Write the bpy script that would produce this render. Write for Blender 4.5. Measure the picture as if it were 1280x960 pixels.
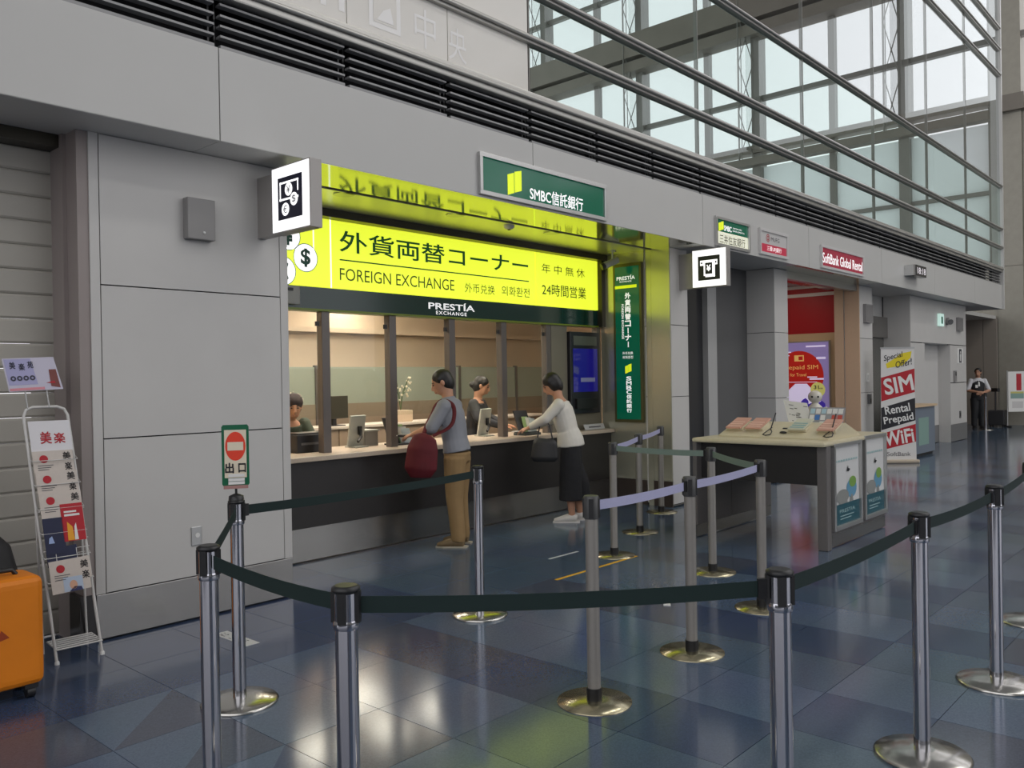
import bpy, bmesh, math, random
from mathutils import Vector, Matrix

for _o in list(bpy.data.objects):
    bpy.data.objects.remove(_o)
SC = bpy.context.scene
COL = SC.collection
random.seed(7)

# ------------------------------------------------------------------ camera, world, lights, exposure
cam = bpy.data.cameras.new('camera')
cam.sensor_width = 36.0
cam.lens = 36.0 * 1054.3 / 1280.0
cam.clip_end = 500
cam_o = bpy.data.objects.new('camera', cam)
COL.objects.link(cam_o)
_yaw, _pitch, _roll = (math.radians(a) for a in (42.04, -0.29, -0.939))
_f = Vector((math.cos(_yaw) * math.cos(_pitch), math.sin(_yaw) * math.cos(_pitch), math.sin(_pitch)))
_r = Vector((math.sin(_yaw), -math.cos(_yaw), 0))
_u = _r.cross(_f)
_r, _u = _r * math.cos(_roll) + _u * math.sin(_roll), _u * math.cos(_roll) - _r * math.sin(_roll)
_m = Matrix((_r, _u, -_f)).transposed().to_4x4()
_m.translation = Vector((0, 0, 1.52))
cam_o.matrix_world = _m
SC.camera = cam_o

world = bpy.data.worlds.new('overcast_sky')
SC.world = world
world.use_nodes = True
_bg = world.node_tree.nodes['Background']
_bg.inputs[0].default_value = (0.91, 0.905, 0.94, 1)
_bg.inputs[1].default_value = 1.9

SC.view_settings.view_transform = 'Standard'
SC.view_settings.look = 'None'
SC.view_settings.gamma = 1
SC.view_settings.use_curve_mapping = False
SC.view_settings.exposure = -0.2


def area_light(name, loc, size, power, color=(1, 1, 1), rot=(0, 0, 0)):
    d = bpy.data.lights.new(name, 'AREA')
    d.shape = 'RECTANGLE'
    d.size, d.size_y = size
    d.energy = power
    d.color = color
    o = bpy.data.objects.new(name, d)
    o.location = loc
    o.rotation_euler = rot
    COL.objects.link(o)
    return o


for _x, _p in ((6, 260), (14, 420), (22, 420)):
    for _y in (-15, -6):
        area_light('hall_lamp', (_x, _y, 18.7), (6, 2.0), _p, (1, .98, .95))


# ------------------------------------------------------------------ materials
MATS = {}


def mat(name, color, rough=.5, metal=0.0, emit=0.0, noise=0.0, nscale=40.0, spec=.5, stretch=None, bump=0.0, coat=0.0, ecol=None):
    if name in MATS:
        return MATS[name]
    m = bpy.data.materials.new(name)
    m.use_nodes = True
    nt = m.node_tree
    b = nt.nodes['Principled BSDF']
    c = (*color, 1)
    b.inputs['Base Color'].default_value = c
    b.inputs['Roughness'].default_value = rough
    b.inputs['Metallic'].default_value = metal
    b.inputs['Specular IOR Level'].default_value = spec
    b.inputs['Coat Weight'].default_value = coat
    b.inputs['Coat Roughness'].default_value = .08
    if emit:
        b.inputs['Emission Color'].default_value = (*(ecol or color), 1)
        b.inputs['Emission Strength'].default_value = emit
    if noise or bump:
        tc = nt.nodes.new('ShaderNodeTexCoord')
        mp = nt.nodes.new('ShaderNodeMapping')
        if stretch:
            mp.inputs['Scale'].default_value = stretch
        n = nt.nodes.new('ShaderNodeTexNoise')
        n.inputs['Scale'].default_value = nscale
        n.inputs['Detail'].default_value = 4
        nt.links.new(tc.outputs['Object'], mp.inputs['Vector'])
        nt.links.new(mp.outputs['Vector'], n.inputs['Vector'])
        if noise:
            rp = nt.nodes.new('ShaderNodeValToRGB')
            rp.color_ramp.elements[0].position = .3
            rp.color_ramp.elements[1].position = .7
            rp.color_ramp.elements[0].color = (*[max(0, v * (1 - noise)) for v in color], 1)
            rp.color_ramp.elements[1].color = (*[min(1, v * (1 + noise)) for v in color], 1)
            nt.links.new(n.outputs['Fac'], rp.inputs['Fac'])
            nt.links.new(rp.outputs['Color'], b.inputs['Base Color'])
        if bump:
            bp = nt.nodes.new('ShaderNodeBump')
            bp.inputs['Strength'].default_value = bump
            bp.inputs['Distance'].default_value = .01
            nt.links.new(n.outputs['Fac'], bp.inputs['Height'])
            nt.links.new(bp.outputs['Normal'], b.inputs['Normal'])
    MATS[name] = m
    return m


def glass(name, tint, ior=1.5, rough=0.0):
    m = bpy.data.materials.new(name)
    m.use_nodes = True
    nt = m.node_tree
    nt.nodes.remove(nt.nodes['Principled BSDF'])
    out = nt.nodes['Material Output']
    t = nt.nodes.new('ShaderNodeBsdfTransparent')
    t.inputs[0].default_value = (*tint, 1)
    g = nt.nodes.new('ShaderNodeBsdfGlossy')
    g.inputs['Roughness'].default_value = rough
    g.inputs['Color'].default_value = (.9, .95, .93, 1)
    fr = nt.nodes.new('ShaderNodeFresnel')
    fr.inputs['IOR'].default_value = ior
    mx = nt.nodes.new('ShaderNodeMixShader')
    ge = nt.nodes.new('ShaderNodeNewGeometry')
    fm = nt.nodes.new('ShaderNodeMath')
    fm.operation = 'MULTIPLY'
    inv = nt.nodes.new('ShaderNodeMath')
    inv.operation = 'SUBTRACT'
    inv.inputs[0].default_value = 1.0
    nt.links.new(ge.outputs['Backfacing'], inv.inputs[1])
    nt.links.new(fr.outputs[0], fm.inputs[0])
    nt.links.new(inv.outputs[0], fm.inputs[1])
    nt.links.new(fm.outputs[0], mx.inputs[0])
    nt.links.new(t.outputs[0], mx.inputs[1])
    nt.links.new(g.outputs[0], mx.inputs[2])
    nt.links.new(mx.outputs[0], out.inputs[0])
    MATS[name] = m
    return m


def S(r, g, b):
    f = lambda v: (v / 255 / 12.92) if v / 255 <= .04045 else ((v / 255 + .055) / 1.055) ** 2.4
    return (f(r), f(g), f(b))


white_panel = mat('white_panel', S(196, 194, 190), .42, noise=.02, nscale=3)
fascia_m = mat('fascia_paint', S(192, 191, 187), .38, noise=.015, nscale=2)
soffit_m = mat('soffit_gloss', S(196, 196, 184), .08, metal=.8, noise=.01)
soffit_matte = mat('soffit_matte', S(214, 214, 200), .28, metal=.7)
return_m = mat('return_panel', S(198, 196, 176), .2, metal=.6, noise=.01)
dark_gap = mat('dark_gap', (.012, .012, .012), .8)
louvre_m = mat('louvre_metal', S(140, 140, 140), .4, metal=.2)
louvre_back = mat('louvre_back', (.008, .008, .009), .9)
beige_panel = mat('beige_panel', S(226, 222, 213), .22, noise=.02, nscale=2, coat=.3)
rail_m = mat('rail_steel', S(180, 178, 172), .3, metal=.5)
frame_m = mat('window_steel', S(120, 118, 112), .45, metal=.2)
beam_m = mat('beam_paint', S(118, 112, 102), .6, noise=.06, nscale=2)
pillar_m = mat('pillar_stone', S(150, 146, 134), .55, noise=.05, nscale=6)
steel = mat('brushed_steel', S(160, 158, 154), .24, metal=.9, noise=.06, nscale=8, stretch=(1, 1, 30))
chrome = mat('chrome', S(184, 184, 190), .09, metal=1.0, noise=.01)
chrome_base = mat('base_steel', S(196, 194, 188), .2, metal=1.0, noise=.03, nscale=12)
grey_pole = mat('grey_pole_paint', S(150, 146, 140), .4, metal=.4, noise=.02)
black_pl = mat('black_plastic', (.012, .012, .013), .4, noise=.1)
belt_dark = mat('belt_dark_green', S(10, 35, 33), .75, noise=.12, nscale=300)
belt_lav = mat('belt_lavender', S(172, 172, 204), .7, noise=.06, nscale=200)
belt_sage = mat('belt_sage', S(120, 138, 128), .7, noise=.06, nscale=200)
counter_m = mat('counter_charcoal', S(44, 41, 40), .4, noise=.06, nscale=20)
counter_top = mat('counter_top_stone', S(196, 180, 160), .3, noise=.06, nscale=60)
y_sign = mat('sign_yellow_lit', (.62, .78, .012), .3, emit=1.12, ecol=(.80, .90, .045))
w_sign = mat('sign_white_lit', (.9, .9, .9), .3, emit=1.1, ecol=(1, 1, 1))
cream_sign = mat('sign_cream_lit', S(236, 236, 212), .3, emit=.45)
green_sign = mat('sign_green_lit', S(0, 86, 62), .12, emit=.5, ecol=S(0, 84, 62))
green_fascia = mat('sign_green_strip', S(12, 52, 46), .12, emit=.05, ecol=S(12, 60, 50))
green_print = mat('print_green', S(8, 92, 44), .4)
dk_green_txt = mat('print_deep_green', S(20, 84, 36), .5, emit=.45, ecol=S(24, 80, 30))
white_txt = mat('print_white_lit', (.9, .9, .9), .4, emit=.75, ecol=(1, 1, 1))
white_print = mat('print_white', S(225, 224, 220), .5)
lime_txt = mat('print_lime_lit', S(210, 226, 30), .4, emit=.8, ecol=S(214, 230, 30))
black_print = mat('print_black', (.012, .012, .016), .5)
navy_print = mat('print_navy', (.012, .012, .035), .3)
red_print = mat('print_red', S(176, 22, 36), .5)
crim_sign = mat('sign_crimson_lit', S(150, 34, 56), .25, emit=.35, ecol=S(150, 40, 64))
mufg_red = mat('sign_rose_lit', S(176, 40, 66), .3, emit=.35, ecol=S(176, 44, 70))
grey_sign = mat('sign_grey_face', S(188, 186, 184), .3, emit=.1)
alu = mat('aluminium', S(190, 190, 188), .3, metal=.8)
bronze = mat('dark_bronze', S(58, 54, 44), .35, metal=.4)
mullion_m = mat('mullion_grey', S(110, 104, 100), .35, metal=.5)
room_beige = mat('office_beige', S(214, 196, 172), .7, noise=.02, nscale=3)
room_dim = mat('office_partition', S(136, 122, 104), .6, noise=.03)
frost = mat('office_frosted_glass', S(150, 158, 146), .3)
glass_clear = glass('clear_glass', (.93, .95, .93), 1.42)
glass_green = glass('green_glass', (.79, .85, .83), 1.5)
glass_win = glass('window_glass', (.82, .83, .83), 1.4)
skin_m = mat('skin', S(188, 140, 112), .55, noise=.04, nscale=30)
hair_m = mat('black_hair', (.014, .012, .011), .45, noise=.4, nscale=90)

# floor tile colours: pigment of the terrazzo, three kinds
def terrazzo(name, c):
    m = bpy.data.materials.new(name)
    m.use_nodes = True
    nt = m.node_tree
    b = nt.nodes['Principled BSDF']
    b.inputs['Roughness'].default_value = .13
    b.inputs['Specular IOR Level'].default_value = .5
    g = nt.nodes.new('ShaderNodeNewGeometry')
    v = nt.nodes.new('ShaderNodeTexVoronoi')
    v.inputs['Scale'].default_value = 160
    n = nt.nodes.new('ShaderNodeTexNoise')
    n.inputs['Scale'].default_value = 1.3
    nt.links.new(g.outputs['Position'], v.inputs['Vector'])
    nt.links.new(g.outputs['Position'], n.inputs['Vector'])
    r1 = nt.nodes.new('ShaderNodeValToRGB')
    r1.color_ramp.elements[0].position = .05
    r1.color_ramp.elements[0].color = (*[x * 1.12 for x in c], 1)
    r1.color_ramp.elements[1].position = .95
    r1.color_ramp.elements[1].color = (*[x * .9 for x in c], 1)
    sp = nt.nodes.new('ShaderNodeSeparateColor')
    nt.links.new(v.outputs['Color'], sp.inputs[0])
    nt.links.new(sp.outputs[0], r1.inputs['Fac'])
    mx = nt.nodes.new('ShaderNodeMix')
    mx.data_type = 'RGBA'
    mx.blend_type = 'MULTIPLY'
    mx.inputs['Factor'].default_value = .25
    nt.links.new(r1.outputs['Color'], mx.inputs['A'])
    nt.links.new(n.outputs['Color'], mx.inputs['B'])
    nt.links.new(mx.outputs['Result'], b.inputs['Base Color'])
    MATS[name] = m
    return m


T_LIGHT = terrazzo('terrazzo_blue', (.092, .132, .20))
T_DARK = terrazzo('terrazzo_navy', (.05, .074, .135))
T_TEAL = terrazzo('terrazzo_teal', (.074, .112, .165))
T_PLUM = terrazzo('terrazzo_plum', (.07, .084, .125))


# ------------------------------------------------------------------ builders
class MB:
    def __init__(s):
        s.v, s.f, s.mi, s.sm = [], [], [], []

    def add(s, vs, fs, m=0, smooth=False):
        k = len(s.v)
        s.v += [tuple(v) for v in vs]
        for f in fs:
            s.f.append(tuple(i + k for i in f))
            s.mi.append(m)
            s.sm.append(smooth)
        return s

    def box(s, x0, x1, y0, y1, z0, z1, m=0):
        vs = [(x, y, z) for z in (z0, z1) for y in (y0, y1) for x in (x0, x1)]
        return s.add(vs, [(0, 2, 3, 1), (4, 5, 7, 6), (0, 1, 5, 4), (2, 6, 7, 3), (0, 4, 6, 2), (1, 3, 7, 5)], m)

    def obox(s, c, u, v, w, m=0):
        c, u, v, w = map(Vector, (c, u, v, w))
        vs = [c + u * a + v * b + w * d for d in (-1, 1) for b in (-1, 1) for a in (-1, 1)]
        return s.add(vs, [(0, 2, 3, 1), (4, 5, 7, 6), (0, 1, 5, 4), (2, 6, 7, 3), (0, 4, 6, 2), (1, 3, 7, 5)], m)

    def poly(s, pts, m=0):
        return s.add(pts, [tuple(range(len(pts)))], m)

    def tube(s, pts, r, n=10, m=0, caps=True, smooth=True, side=None):
        """tube along pts; r is a radius, a list of radii or a list of (a, b)"""
        pts = [Vector(p) for p in pts]
        if not isinstance(r, (list, tuple)):
            r = [r] * len(pts)
        r = [(q, q) if not isinstance(q, (list, tuple)) else q for q in r]
        rings = []
        pu = Vector(side) if side else None
        for i, p in enumerate(pts):
            t = (pts[min(i + 1, len(pts) - 1)] - pts[max(i - 1, 0)]).normalized()
            if pu is None:
                pu = Vector((0, 0, 1)) if abs(t.z) < .9 else Vector((1, 0, 0))
            u = (pu - t * pu.dot(t)).normalized()
            w = t.cross(u)
            if side is None:
                pu = u
            rings.append([p + u * (r[i][0] * math.cos(a)) + w * (r[i][1] * math.sin(a)) for a in (2 * math.pi * k / n for k in range(n))])
        vs = [v for ring in rings for v in ring]
        fs = []
        for i in range(len(pts) - 1):
            for k in range(n):
                a, b = i * n + k, i * n + (k + 1) % n
                fs.append((a, b, b + n, a + n))
        s.add(vs, fs, m, smooth)
        if caps:
            s.add(rings[0], [tuple(reversed(range(n)))], m)
            s.add(rings[-1], [tuple(range(n))], m)
        return s

    def lathe(s, c, prof, n=24, m=0, smooth=True):
        c = Vector(c)
        vs, fs = [], []
        for r, z in prof:
            vs += [(c.x + r * math.cos(2 * math.pi * k / n), c.y + r * math.sin(2 * math.pi * k / n), c.z + z) for k in range(n)]
        for i in range(len(prof) - 1):
            for k in range(n):
                a, b = i * n + k, i * n + (k + 1) % n
                fs.append((a, b, b + n, a + n))
        s.add(vs, fs, m, smooth)
        s.add(vs[:n], [tuple(reversed(range(n)))], m)
        s.add(vs[-n:], [tuple(range(n))], m)
        return s

    def ball(s, c, r, n=12, m=0, rot=None):
        c = Vector(c)
        r = (r, r, r) if not isinstance(r, (tuple, list)) else r
        h = n // 2
        vs, fs = [], []
        for i in range(h + 1):
            a = math.pi * i / h
            for k in range(n):
                b = 2 * math.pi * k / n
                p = Vector((r[0] * math.sin(a) * math.cos(b), r[1] * math.sin(a) * math.sin(b), -r[2] * math.cos(a)))
                if rot:
                    p = rot @ p
                vs.append(c + p)
        for i in range(h):
            for k in range(n):
                a, b = i * n + k, i * n + (k + 1) % n
                fs.append((a, b, b + n, a + n))
        return s.add(vs, fs, m, True)

    def slab(s, fr, pts, d, m=0, off=0.0):
        """a flat outline in frame fr given depth d along the frame's normal"""
        a = [fr.p(x, y, off) for x, y in pts]
        b = [fr.p(x, y, off + d) for x, y in pts]
        n = len(pts)
        s.add(a + b, [tuple(reversed(range(n))), tuple(range(n, 2 * n))] + [(i, (i + 1) % n, n + (i + 1) % n, n + i) for i in range(n)], m)
        return s

    def build(s, name, mats, parent=None, bevel=0.0, seg=2, weld=False):
        me = bpy.data.meshes.new(name)
        xs = list(zip(*s.v))
        base = Vector(((min(xs[0]) + max(xs[0])) / 2, (min(xs[1]) + max(xs[1])) / 2, min(xs[2])))
        me.from_pydata([tuple(Vector(v) - base) for v in s.v], [], s.f)
        if not isinstance(mats, (list, tuple)):
            mats = [mats]
        for q in mats:
            me.materials.append(q)
        me.polygons.foreach_set('material_index', s.mi)
        me.polygons.foreach_set('use_smooth', s.sm)
        if bevel or weld:
            bm = bmesh.new()
            bm.from_mesh(me)
            bmesh.ops.remove_doubles(bm, verts=bm.verts, dist=1e-5)
            if bevel:
                es = [e for e in bm.edges if len(e.link_faces) == 2 and e.calc_face_angle(0) > .6]
                bmesh.ops.bevel(bm, geom=es, offset=bevel, segments=seg, profile=.6, affect='EDGES', clamp_overlap=True)
            bm.to_mesh(me)
            bm.free()
        o = bpy.data.objects.new(name, me)
        o.location = base
        COL.objects.link(o)
        put(o, parent)
        return o


def put(o, parent):
    if parent is not None:
        o.parent = parent
        w = Matrix.LocRotScale(parent.location, parent.rotation_euler, parent.scale)
        p = parent
        if p.parent is not None:
            w = WORLD[p.name]
        o.matrix_parent_inverse = w.inverted()
    WORLD[o.name] = Matrix.LocRotScale(o.location, o.rotation_euler, o.scale)


WORLD = {}


def tag(o, label, cat, group=None):
    o['label'] = label
    o['category'] = cat
    if group:
        o['group'] = group
    return o


def thing(name, label, cat, loc, rz=0, group=None):
    o = bpy.data.objects.new(name, None)
    o.empty_display_size = .1
    o.location = loc
    o.rotation_euler = (0, 0, rz)
    COL.objects.link(o)
    WORLD[o.name] = Matrix.LocRotScale(o.location, o.rotation_euler, o.scale)
    return tag(o, label, cat, group)


def struct(name, loc=(0, 0, 0)):
    o = bpy.data.objects.new(name, None)
    o.location = loc
    COL.objects.link(o)
    o['kind'] = 'structure'
    WORLD[o.name] = Matrix.Translation(loc)
    return o


def dup(root, loc, rz=None, label=None):
    r = root.copy()
    COL.objects.link(r)
    r.location = loc
    if rz is not None:
        r.rotation_euler = (0, 0, rz)
    if label:
        r['label'] = label
    for ch in list(root.children):
        c = ch.copy()
        COL.objects.link(c)
        inv_p = ch.matrix_parent_inverse.copy()
        c.parent = r
        c.matrix_parent_inverse = inv_p
        for g in ch.children:
            d = g.copy()
            COL.objects.link(d)
            inv_p = g.matrix_parent_inverse.copy()
            d.parent = c
            d.matrix_parent_inverse = inv_p
    WORLD[r.name] = Matrix.LocRotScale(r.location, r.rotation_euler, r.scale)
    return r


class Fr:
    """flat frame: origin, right and up direction; normal faces the viewer"""
    def __init__(s, o, x, y=(0, 0, 1)):
        s.o, s.x, s.y = Vector(o), Vector(x).normalized(), Vector(y).normalized()
        s.n = s.x.cross(s.y)

    def p(s, a, b, d=0.0):
        return s.o + s.x * a + s.y * b + s.n * d


def text(body, fr, x0, x1, y0, y1, m, parent, name='lettering', bold=0.0, off=.002, keep=False, shear=0.0, rot=0.0, depth=0.0, space=1.0):
    """lettering stretched to the box x0..x1, y0..y1 of frame fr (keep: aspect kept, centred)"""
    c = bpy.data.curves.new('t', 'FONT')
    c.body = body
    c.bevel_depth = bold
    c.bevel_resolution = 0
    c.shear = shear
    c.space_character = space
    c.resolution_u = 3
    o = bpy.data.objects.new('t', c)
    COL.objects.link(o)
    bpy.context.view_layer.update()
    me = bpy.data.meshes.new_from_object(o.evaluated_get(bpy.context.evaluated_depsgraph_get()))
    bpy.data.objects.remove(o)
    vs = [v.co.copy() for v in me.vertices]
    fs = [tuple(p.vertices) for p in me.polygons]
    bpy.data.meshes.remove(me)
    ax, bx = min(v.x for v in vs), max(v.x for v in vs)
    ay, by = min(v.y for v in vs), max(v.y for v in vs)
    kx, ky = (x1 - x0) / max(bx - ax, 1e-6), (y1 - y0) / max(by - ay, 1e-6)
    if keep:
        kx = ky = min(kx, ky)
    cx, cy = (x0 + x1) / 2, (y0 + y1) / 2
    mb = MB()
    ca, sa = math.cos(rot), math.sin(rot)
    pts = []
    for v in vs:
        dx, dy = (v.x - (ax + bx) / 2) * kx, (v.y - (ay + by) / 2) * ky
        pts.append(fr.p(cx + dx * ca - dy * sa, cy + dx * sa + dy * ca, off + (v.z / bold * .0008 if bold else 0)))
    mb.add(pts, fs)
    return mb.build(name, m, parent)


def vtext(body, fr, xc, y0, y1, w, m, parent, name='lettering', bold=0.0, off=.002):
    """characters one under the other, joined to one print"""
    n = len(body)
    h = (y1 - y0) / n
    objs = []
    for i, ch in enumerate(body):
        yy = y1 - (i + .5) * h
        if ch == 'ー':
            mb = MB()
            mb.poly([fr.p(xc - w * .07, yy - h * .4, off), fr.p(xc + w * .07, yy - h * .4, off), fr.p(xc + w * .07, yy + h * .4, off), fr.p(xc - w * .07, yy + h * .4, off)])
            o = mb.build(name, m, None)
        else:
            o = text(ch, fr, xc - w / 2, xc + w / 2, yy - h * .44, yy + h * .44, m, None, name, bold, off, keep=False)
        objs.append(o)
    return join(objs, name, m, parent)


def join(objs, name, m, parent):
    mb = MB()
    for o in objs:
        vs = [o.location + v.co for v in o.data.vertices]
        mb.add(vs, [tuple(p.vertices) for p in o.data.polygons])
        me = o.data
        bpy.data.objects.remove(o)
        bpy.data.meshes.remove(me)
    return mb.build(name, m, parent)


def disc(fr, cx, cy, rx, ry=None, off=.002, n=28):
    ry = ry or rx
    return [fr.p(cx + rx * math.cos(2 * math.pi * k / n), cy + ry * math.sin(2 * math.pi * k / n), off) for k in range(n)]


def rect(fr, x0, x1, y0, y1, off=.002):
    return [fr.p(x0, y0, off), fr.p(x1, y0, off), fr.p(x1, y1, off), fr.p(x0, y1, off)]


def ring(mb, fr, cx, cy, r0, r1, off=.002, n=28, m=0, sy=1.0):
    a = [fr.p(cx + r0 * math.cos(2 * math.pi * k / n), cy + sy * r0 * math.sin(2 * math.pi * k / n), off) for k in range(n)]
    b = [fr.p(cx + r1 * math.cos(2 * math.pi * k / n), cy + sy * r1 * math.sin(2 * math.pi * k / n), off) for k in range(n)]
    mb.add(a + b, [(k, (k + 1) % n, n + (k + 1) % n, n + k)[::-1] for k in range(n)], m)


def box_obj(name, x0, x1, y0, y1, z0, z1, m, parent, bevel=0.0):
    return MB().box(x0, x1, y0, y1, z0, z1).build(name, m, parent, bevel)


X_ = (1, 0, 0)
YF = 4.85        # face of the fascia and glass wall
YC = 5.2         # face of the columns
YT = 6.1         # toe of the exchange counter
ZS = 3.035       # soffit
XE = 23.2        # end of the fascia
XW = 27.5        # end window wall

# ------------------------------------------------------------------ floor
floor = box_obj('floor', -12, XW + 2, -22, 26, -.2, -.005, mat('grout', (.02, .022, .03), .6), None)
floor['kind'] = 'structure'


def tile_kind(x, y):
    if y > 4.1:
        return T_TEAL if x > 3.95 else T_DARK
    v = (4.1 - y) / .5
    w = v % 10
    s = 0 if w < 4 else (w - 4 if w < 5 else (1 if w < 9 else 10 - w))
    u = (x - 1.475) / .5 - s
    k = math.floor(u + 1e-6) % 3
    if k == 0 and u > .4:
        return T_DARK if (math.floor(v / 2) + math.floor(u)) % 3 else T_PLUM
    if 1 <= u < 2 and 2 <= v < 3:
        return T_PLUM
    if x < 1.475:
        return T_PLUM if y > 3.6 or x < .9 else T_LIGHT
    return T_LIGHT if k == 1 else T_TEAL if (math.floor(v / 3) % 2) else T_LIGHT


inv_cam = cam_o.matrix_world.inverted()


def project(p):
    q = inv_cam @ Vector(p)
    if q.z > -.2:
        return None
    return 640 + 1054.3 * q.x / -q.z, 480 - 1054.3 * q.y / -q.z, -q.z


near, rest = [], []
for i in range(-27, 53):
    for j in range(-6, 52):
        x0, y1 = 1.475 + .5 * i, 4.1 - .5 * j
        c = project((x0 + .25, y1 - .25, 0))
        if y1 > 6.6:
            continue
        if c and -60 < c[0] < 1340 and c[1] < 1010 and not (x0 < 8.9 and y1 - .5 > 6.05) and not (x0 < 3.2 and y1 - .5 > 5.15):
            near.append((c[2], x0, y1))
        else:
            rest.append((x0, y1))
near.sort()
rest += [(x, y) for d, x, y in near[290:]]
TMI = {T_LIGHT.name: 0, T_DARK.name: 1, T_TEAL.name: 2, T_PLUM.name: 3}
TMS = [T_LIGHT, T_DARK, T_TEAL, T_PLUM]


def tile_geo(mb, x0, y1):
    g = .0016
    a, b, c, d = x0 + g, x0 + .5 - g, y1 - .5 + g, y1 - g
    k1 = TMI[tile_kind(x0 + .17, y1 - .17).name]
    k2 = TMI[tile_kind(x0 + .33, y1 - .33).name]
    mb.add([(a, d, 0), (a, c, 0), (b, d, 0)], [(0, 1, 2)], k1)
    mb.add([(b, c, 0), (b, d, 0), (a, c, 0)], [(0, 1, 2)], k2)
    mb.add([(a, c, 0), (b, c, 0), (b, d, 0), (a, d, 0), (a, c, -.005), (b, c, -.005), (b, d, -.005), (a, d, -.005)],
           [(0, 4, 5, 1), (1, 5, 6, 2), (2, 6, 7, 3), (3, 7, 4, 0)], k1)


for d, x0, y1 in near[:290]:
    mb = MB()
    tile_geo(mb, x0, y1)
    mb.build('floor_tile', TMS, floor)
mb = MB()
for x0, y1 in rest:
    tile_geo(mb, x0, y1)
o = mb.build('tile_field', TMS, floor)
o['kind'] = 'stuff'

# ------------------------------------------------------------------ hall shell
o = box_obj('ceiling', -12, XW + .5, -22, 26, 19, 19.3, mat('ceiling_paint', S(170, 170, 168), .8), None)
o['kind'] = 'structure'
o = box_obj('wall_back', -12.3, -12, -22, 6, 0, 2.2, mat('hall_wall', S(150, 150, 148), .7), None)
o['kind'] = 'structure'
o = box_obj('wall_right_unseen', -12, 6, -22.3, -22, 0, 19, mat('hall_wall', S(150, 150, 148), .7), None)  # unseen; full height here to keep light off the left side
o['kind'] = 'structure'
o = box_obj('wall_right_unseen', 6, XW, -22.3, -22, 0, 2.2, mat('hall_wall', S(150, 150, 148), .7), None)
o['kind'] = 'structure'

# ------------------------------------------------------------------ facade on the left: fascia, soffit, columns
wall = struct('wall_left', (10, 5, 0))
JO = [-6.3, -3.3, -.3, 2.705, 5.705, 8.70, 11.69, 14.68, 17.67, 20.66, XE]
for a, b in zip(JO, JO[1:]):
    box_obj('fascia_panel', a + .004, b - .004, YF, YF + .12, ZS + .003, 3.615, fascia_m, wall)
for a, b, m in ((-6.3, -3.3, fascia_m), (-3.3, -.3, fascia_m), (-.3, 2.705, fascia_m), (2.705, 3.4, fascia_m), (3.4, 8.55, soffit_m), (8.55, 11.3, fascia_m), (11.3, 14.6, soffit_m), (14.6, 17.67, fascia_m), (17.67, 20.66, fascia_m), (20.66, XE, fascia_m)):
    box_obj('soffit_panel', a + .002, b - .002, YF + .004, 5.41 if m is soffit_m and a < 5 else 5.9, ZS, ZS + .03, m, wall)
box_obj('shop_roof', -6.3, XE, 5.05, 11, 3.2, 3.5, mat('dark_roof', (.05, .05, .05), .9), wall)


def cladding(x0, x1, y0, y1, joints, strip=0.0, mm=white_panel, base=.28, base_m=steel, name='column_panel', right_strip=0.0):
    """a column clad in panels with open joints, over a metal base"""
    zs = [base] + joints + [ZS]
    if strip:
        box_obj('column_trim', x0, x0 + strip, y0, y1, base, ZS, mm, wall)
    if right_strip:
        box_obj('column_trim', x1 - right_strip, x1, y0, y1, base, ZS, mm, wall)
    for a, b in zip(zs, zs[1:]):
        box_obj(name, x0 + strip + (.006 if strip else 0), x1 - right_strip - (.006 if right_strip else 0), y0, y1, a + .004, b - .004, mm, wall)
    box_obj('column_core', x0 + .03, x1 - .03, y0 + .02, y1 - .02, .0, ZS, dark_gap, wall)
    box_obj('baseboard_left', x0, x1, y0 - .002, y1, .012, base - .003, base_m, wall, .003)


cladding(2.05, 3.40, YC, 6.2, [1.205, 2.13], .055, right_strip=.06)
cladding(8.55, 8.93, YC, 6.2, [1.29, 2.13], 0, base=.03)
# jamb beside the shutter
box_obj('shutter_jamb', 1.96, 2.05, 5.36, 5.6, 0, ZS, mat('jamb_taupe', S(150, 140, 136), .5), wall)
box_obj('shutter_jamb', 1.985, 2.05, YC + .01, 5.36, 0, ZS, mat('jamb_taupe', S(150, 140, 136), .5), wall)

shut = struct('door_1', (0, 5.55, 0))
sm = mat('shutter_slat_grey', S(176, 172, 162), .55, noise=.03, nscale=4)
for k in range(20):
    z = .01 + k * .148
    MB().add([(-4, 5.548, z), (1.97, 5.548, z), (1.97, 5.538, z + .012), (-4, 5.538, z + .012), (1.97, 5.538, z + .132), (-4, 5.538, z + .132), (1.97, 5.548, z + .145), (-4, 5.548, z + .145), (-4, 5.58, z), (1.97, 5.58, z), (1.97, 5.58, z + .145), (-4, 5.58, z + .145)],
             [(0, 1, 2, 3), (3, 2, 4, 5), (5, 4, 6, 7), (8, 11, 10, 9), (0, 8, 9, 1), (7, 6, 10, 11)]).build('slat', sm, shut)
box_obj('shutter_box', -4, 1.96, 5.4, 5.6, 2.96, ZS, bronze, shut)

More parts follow.
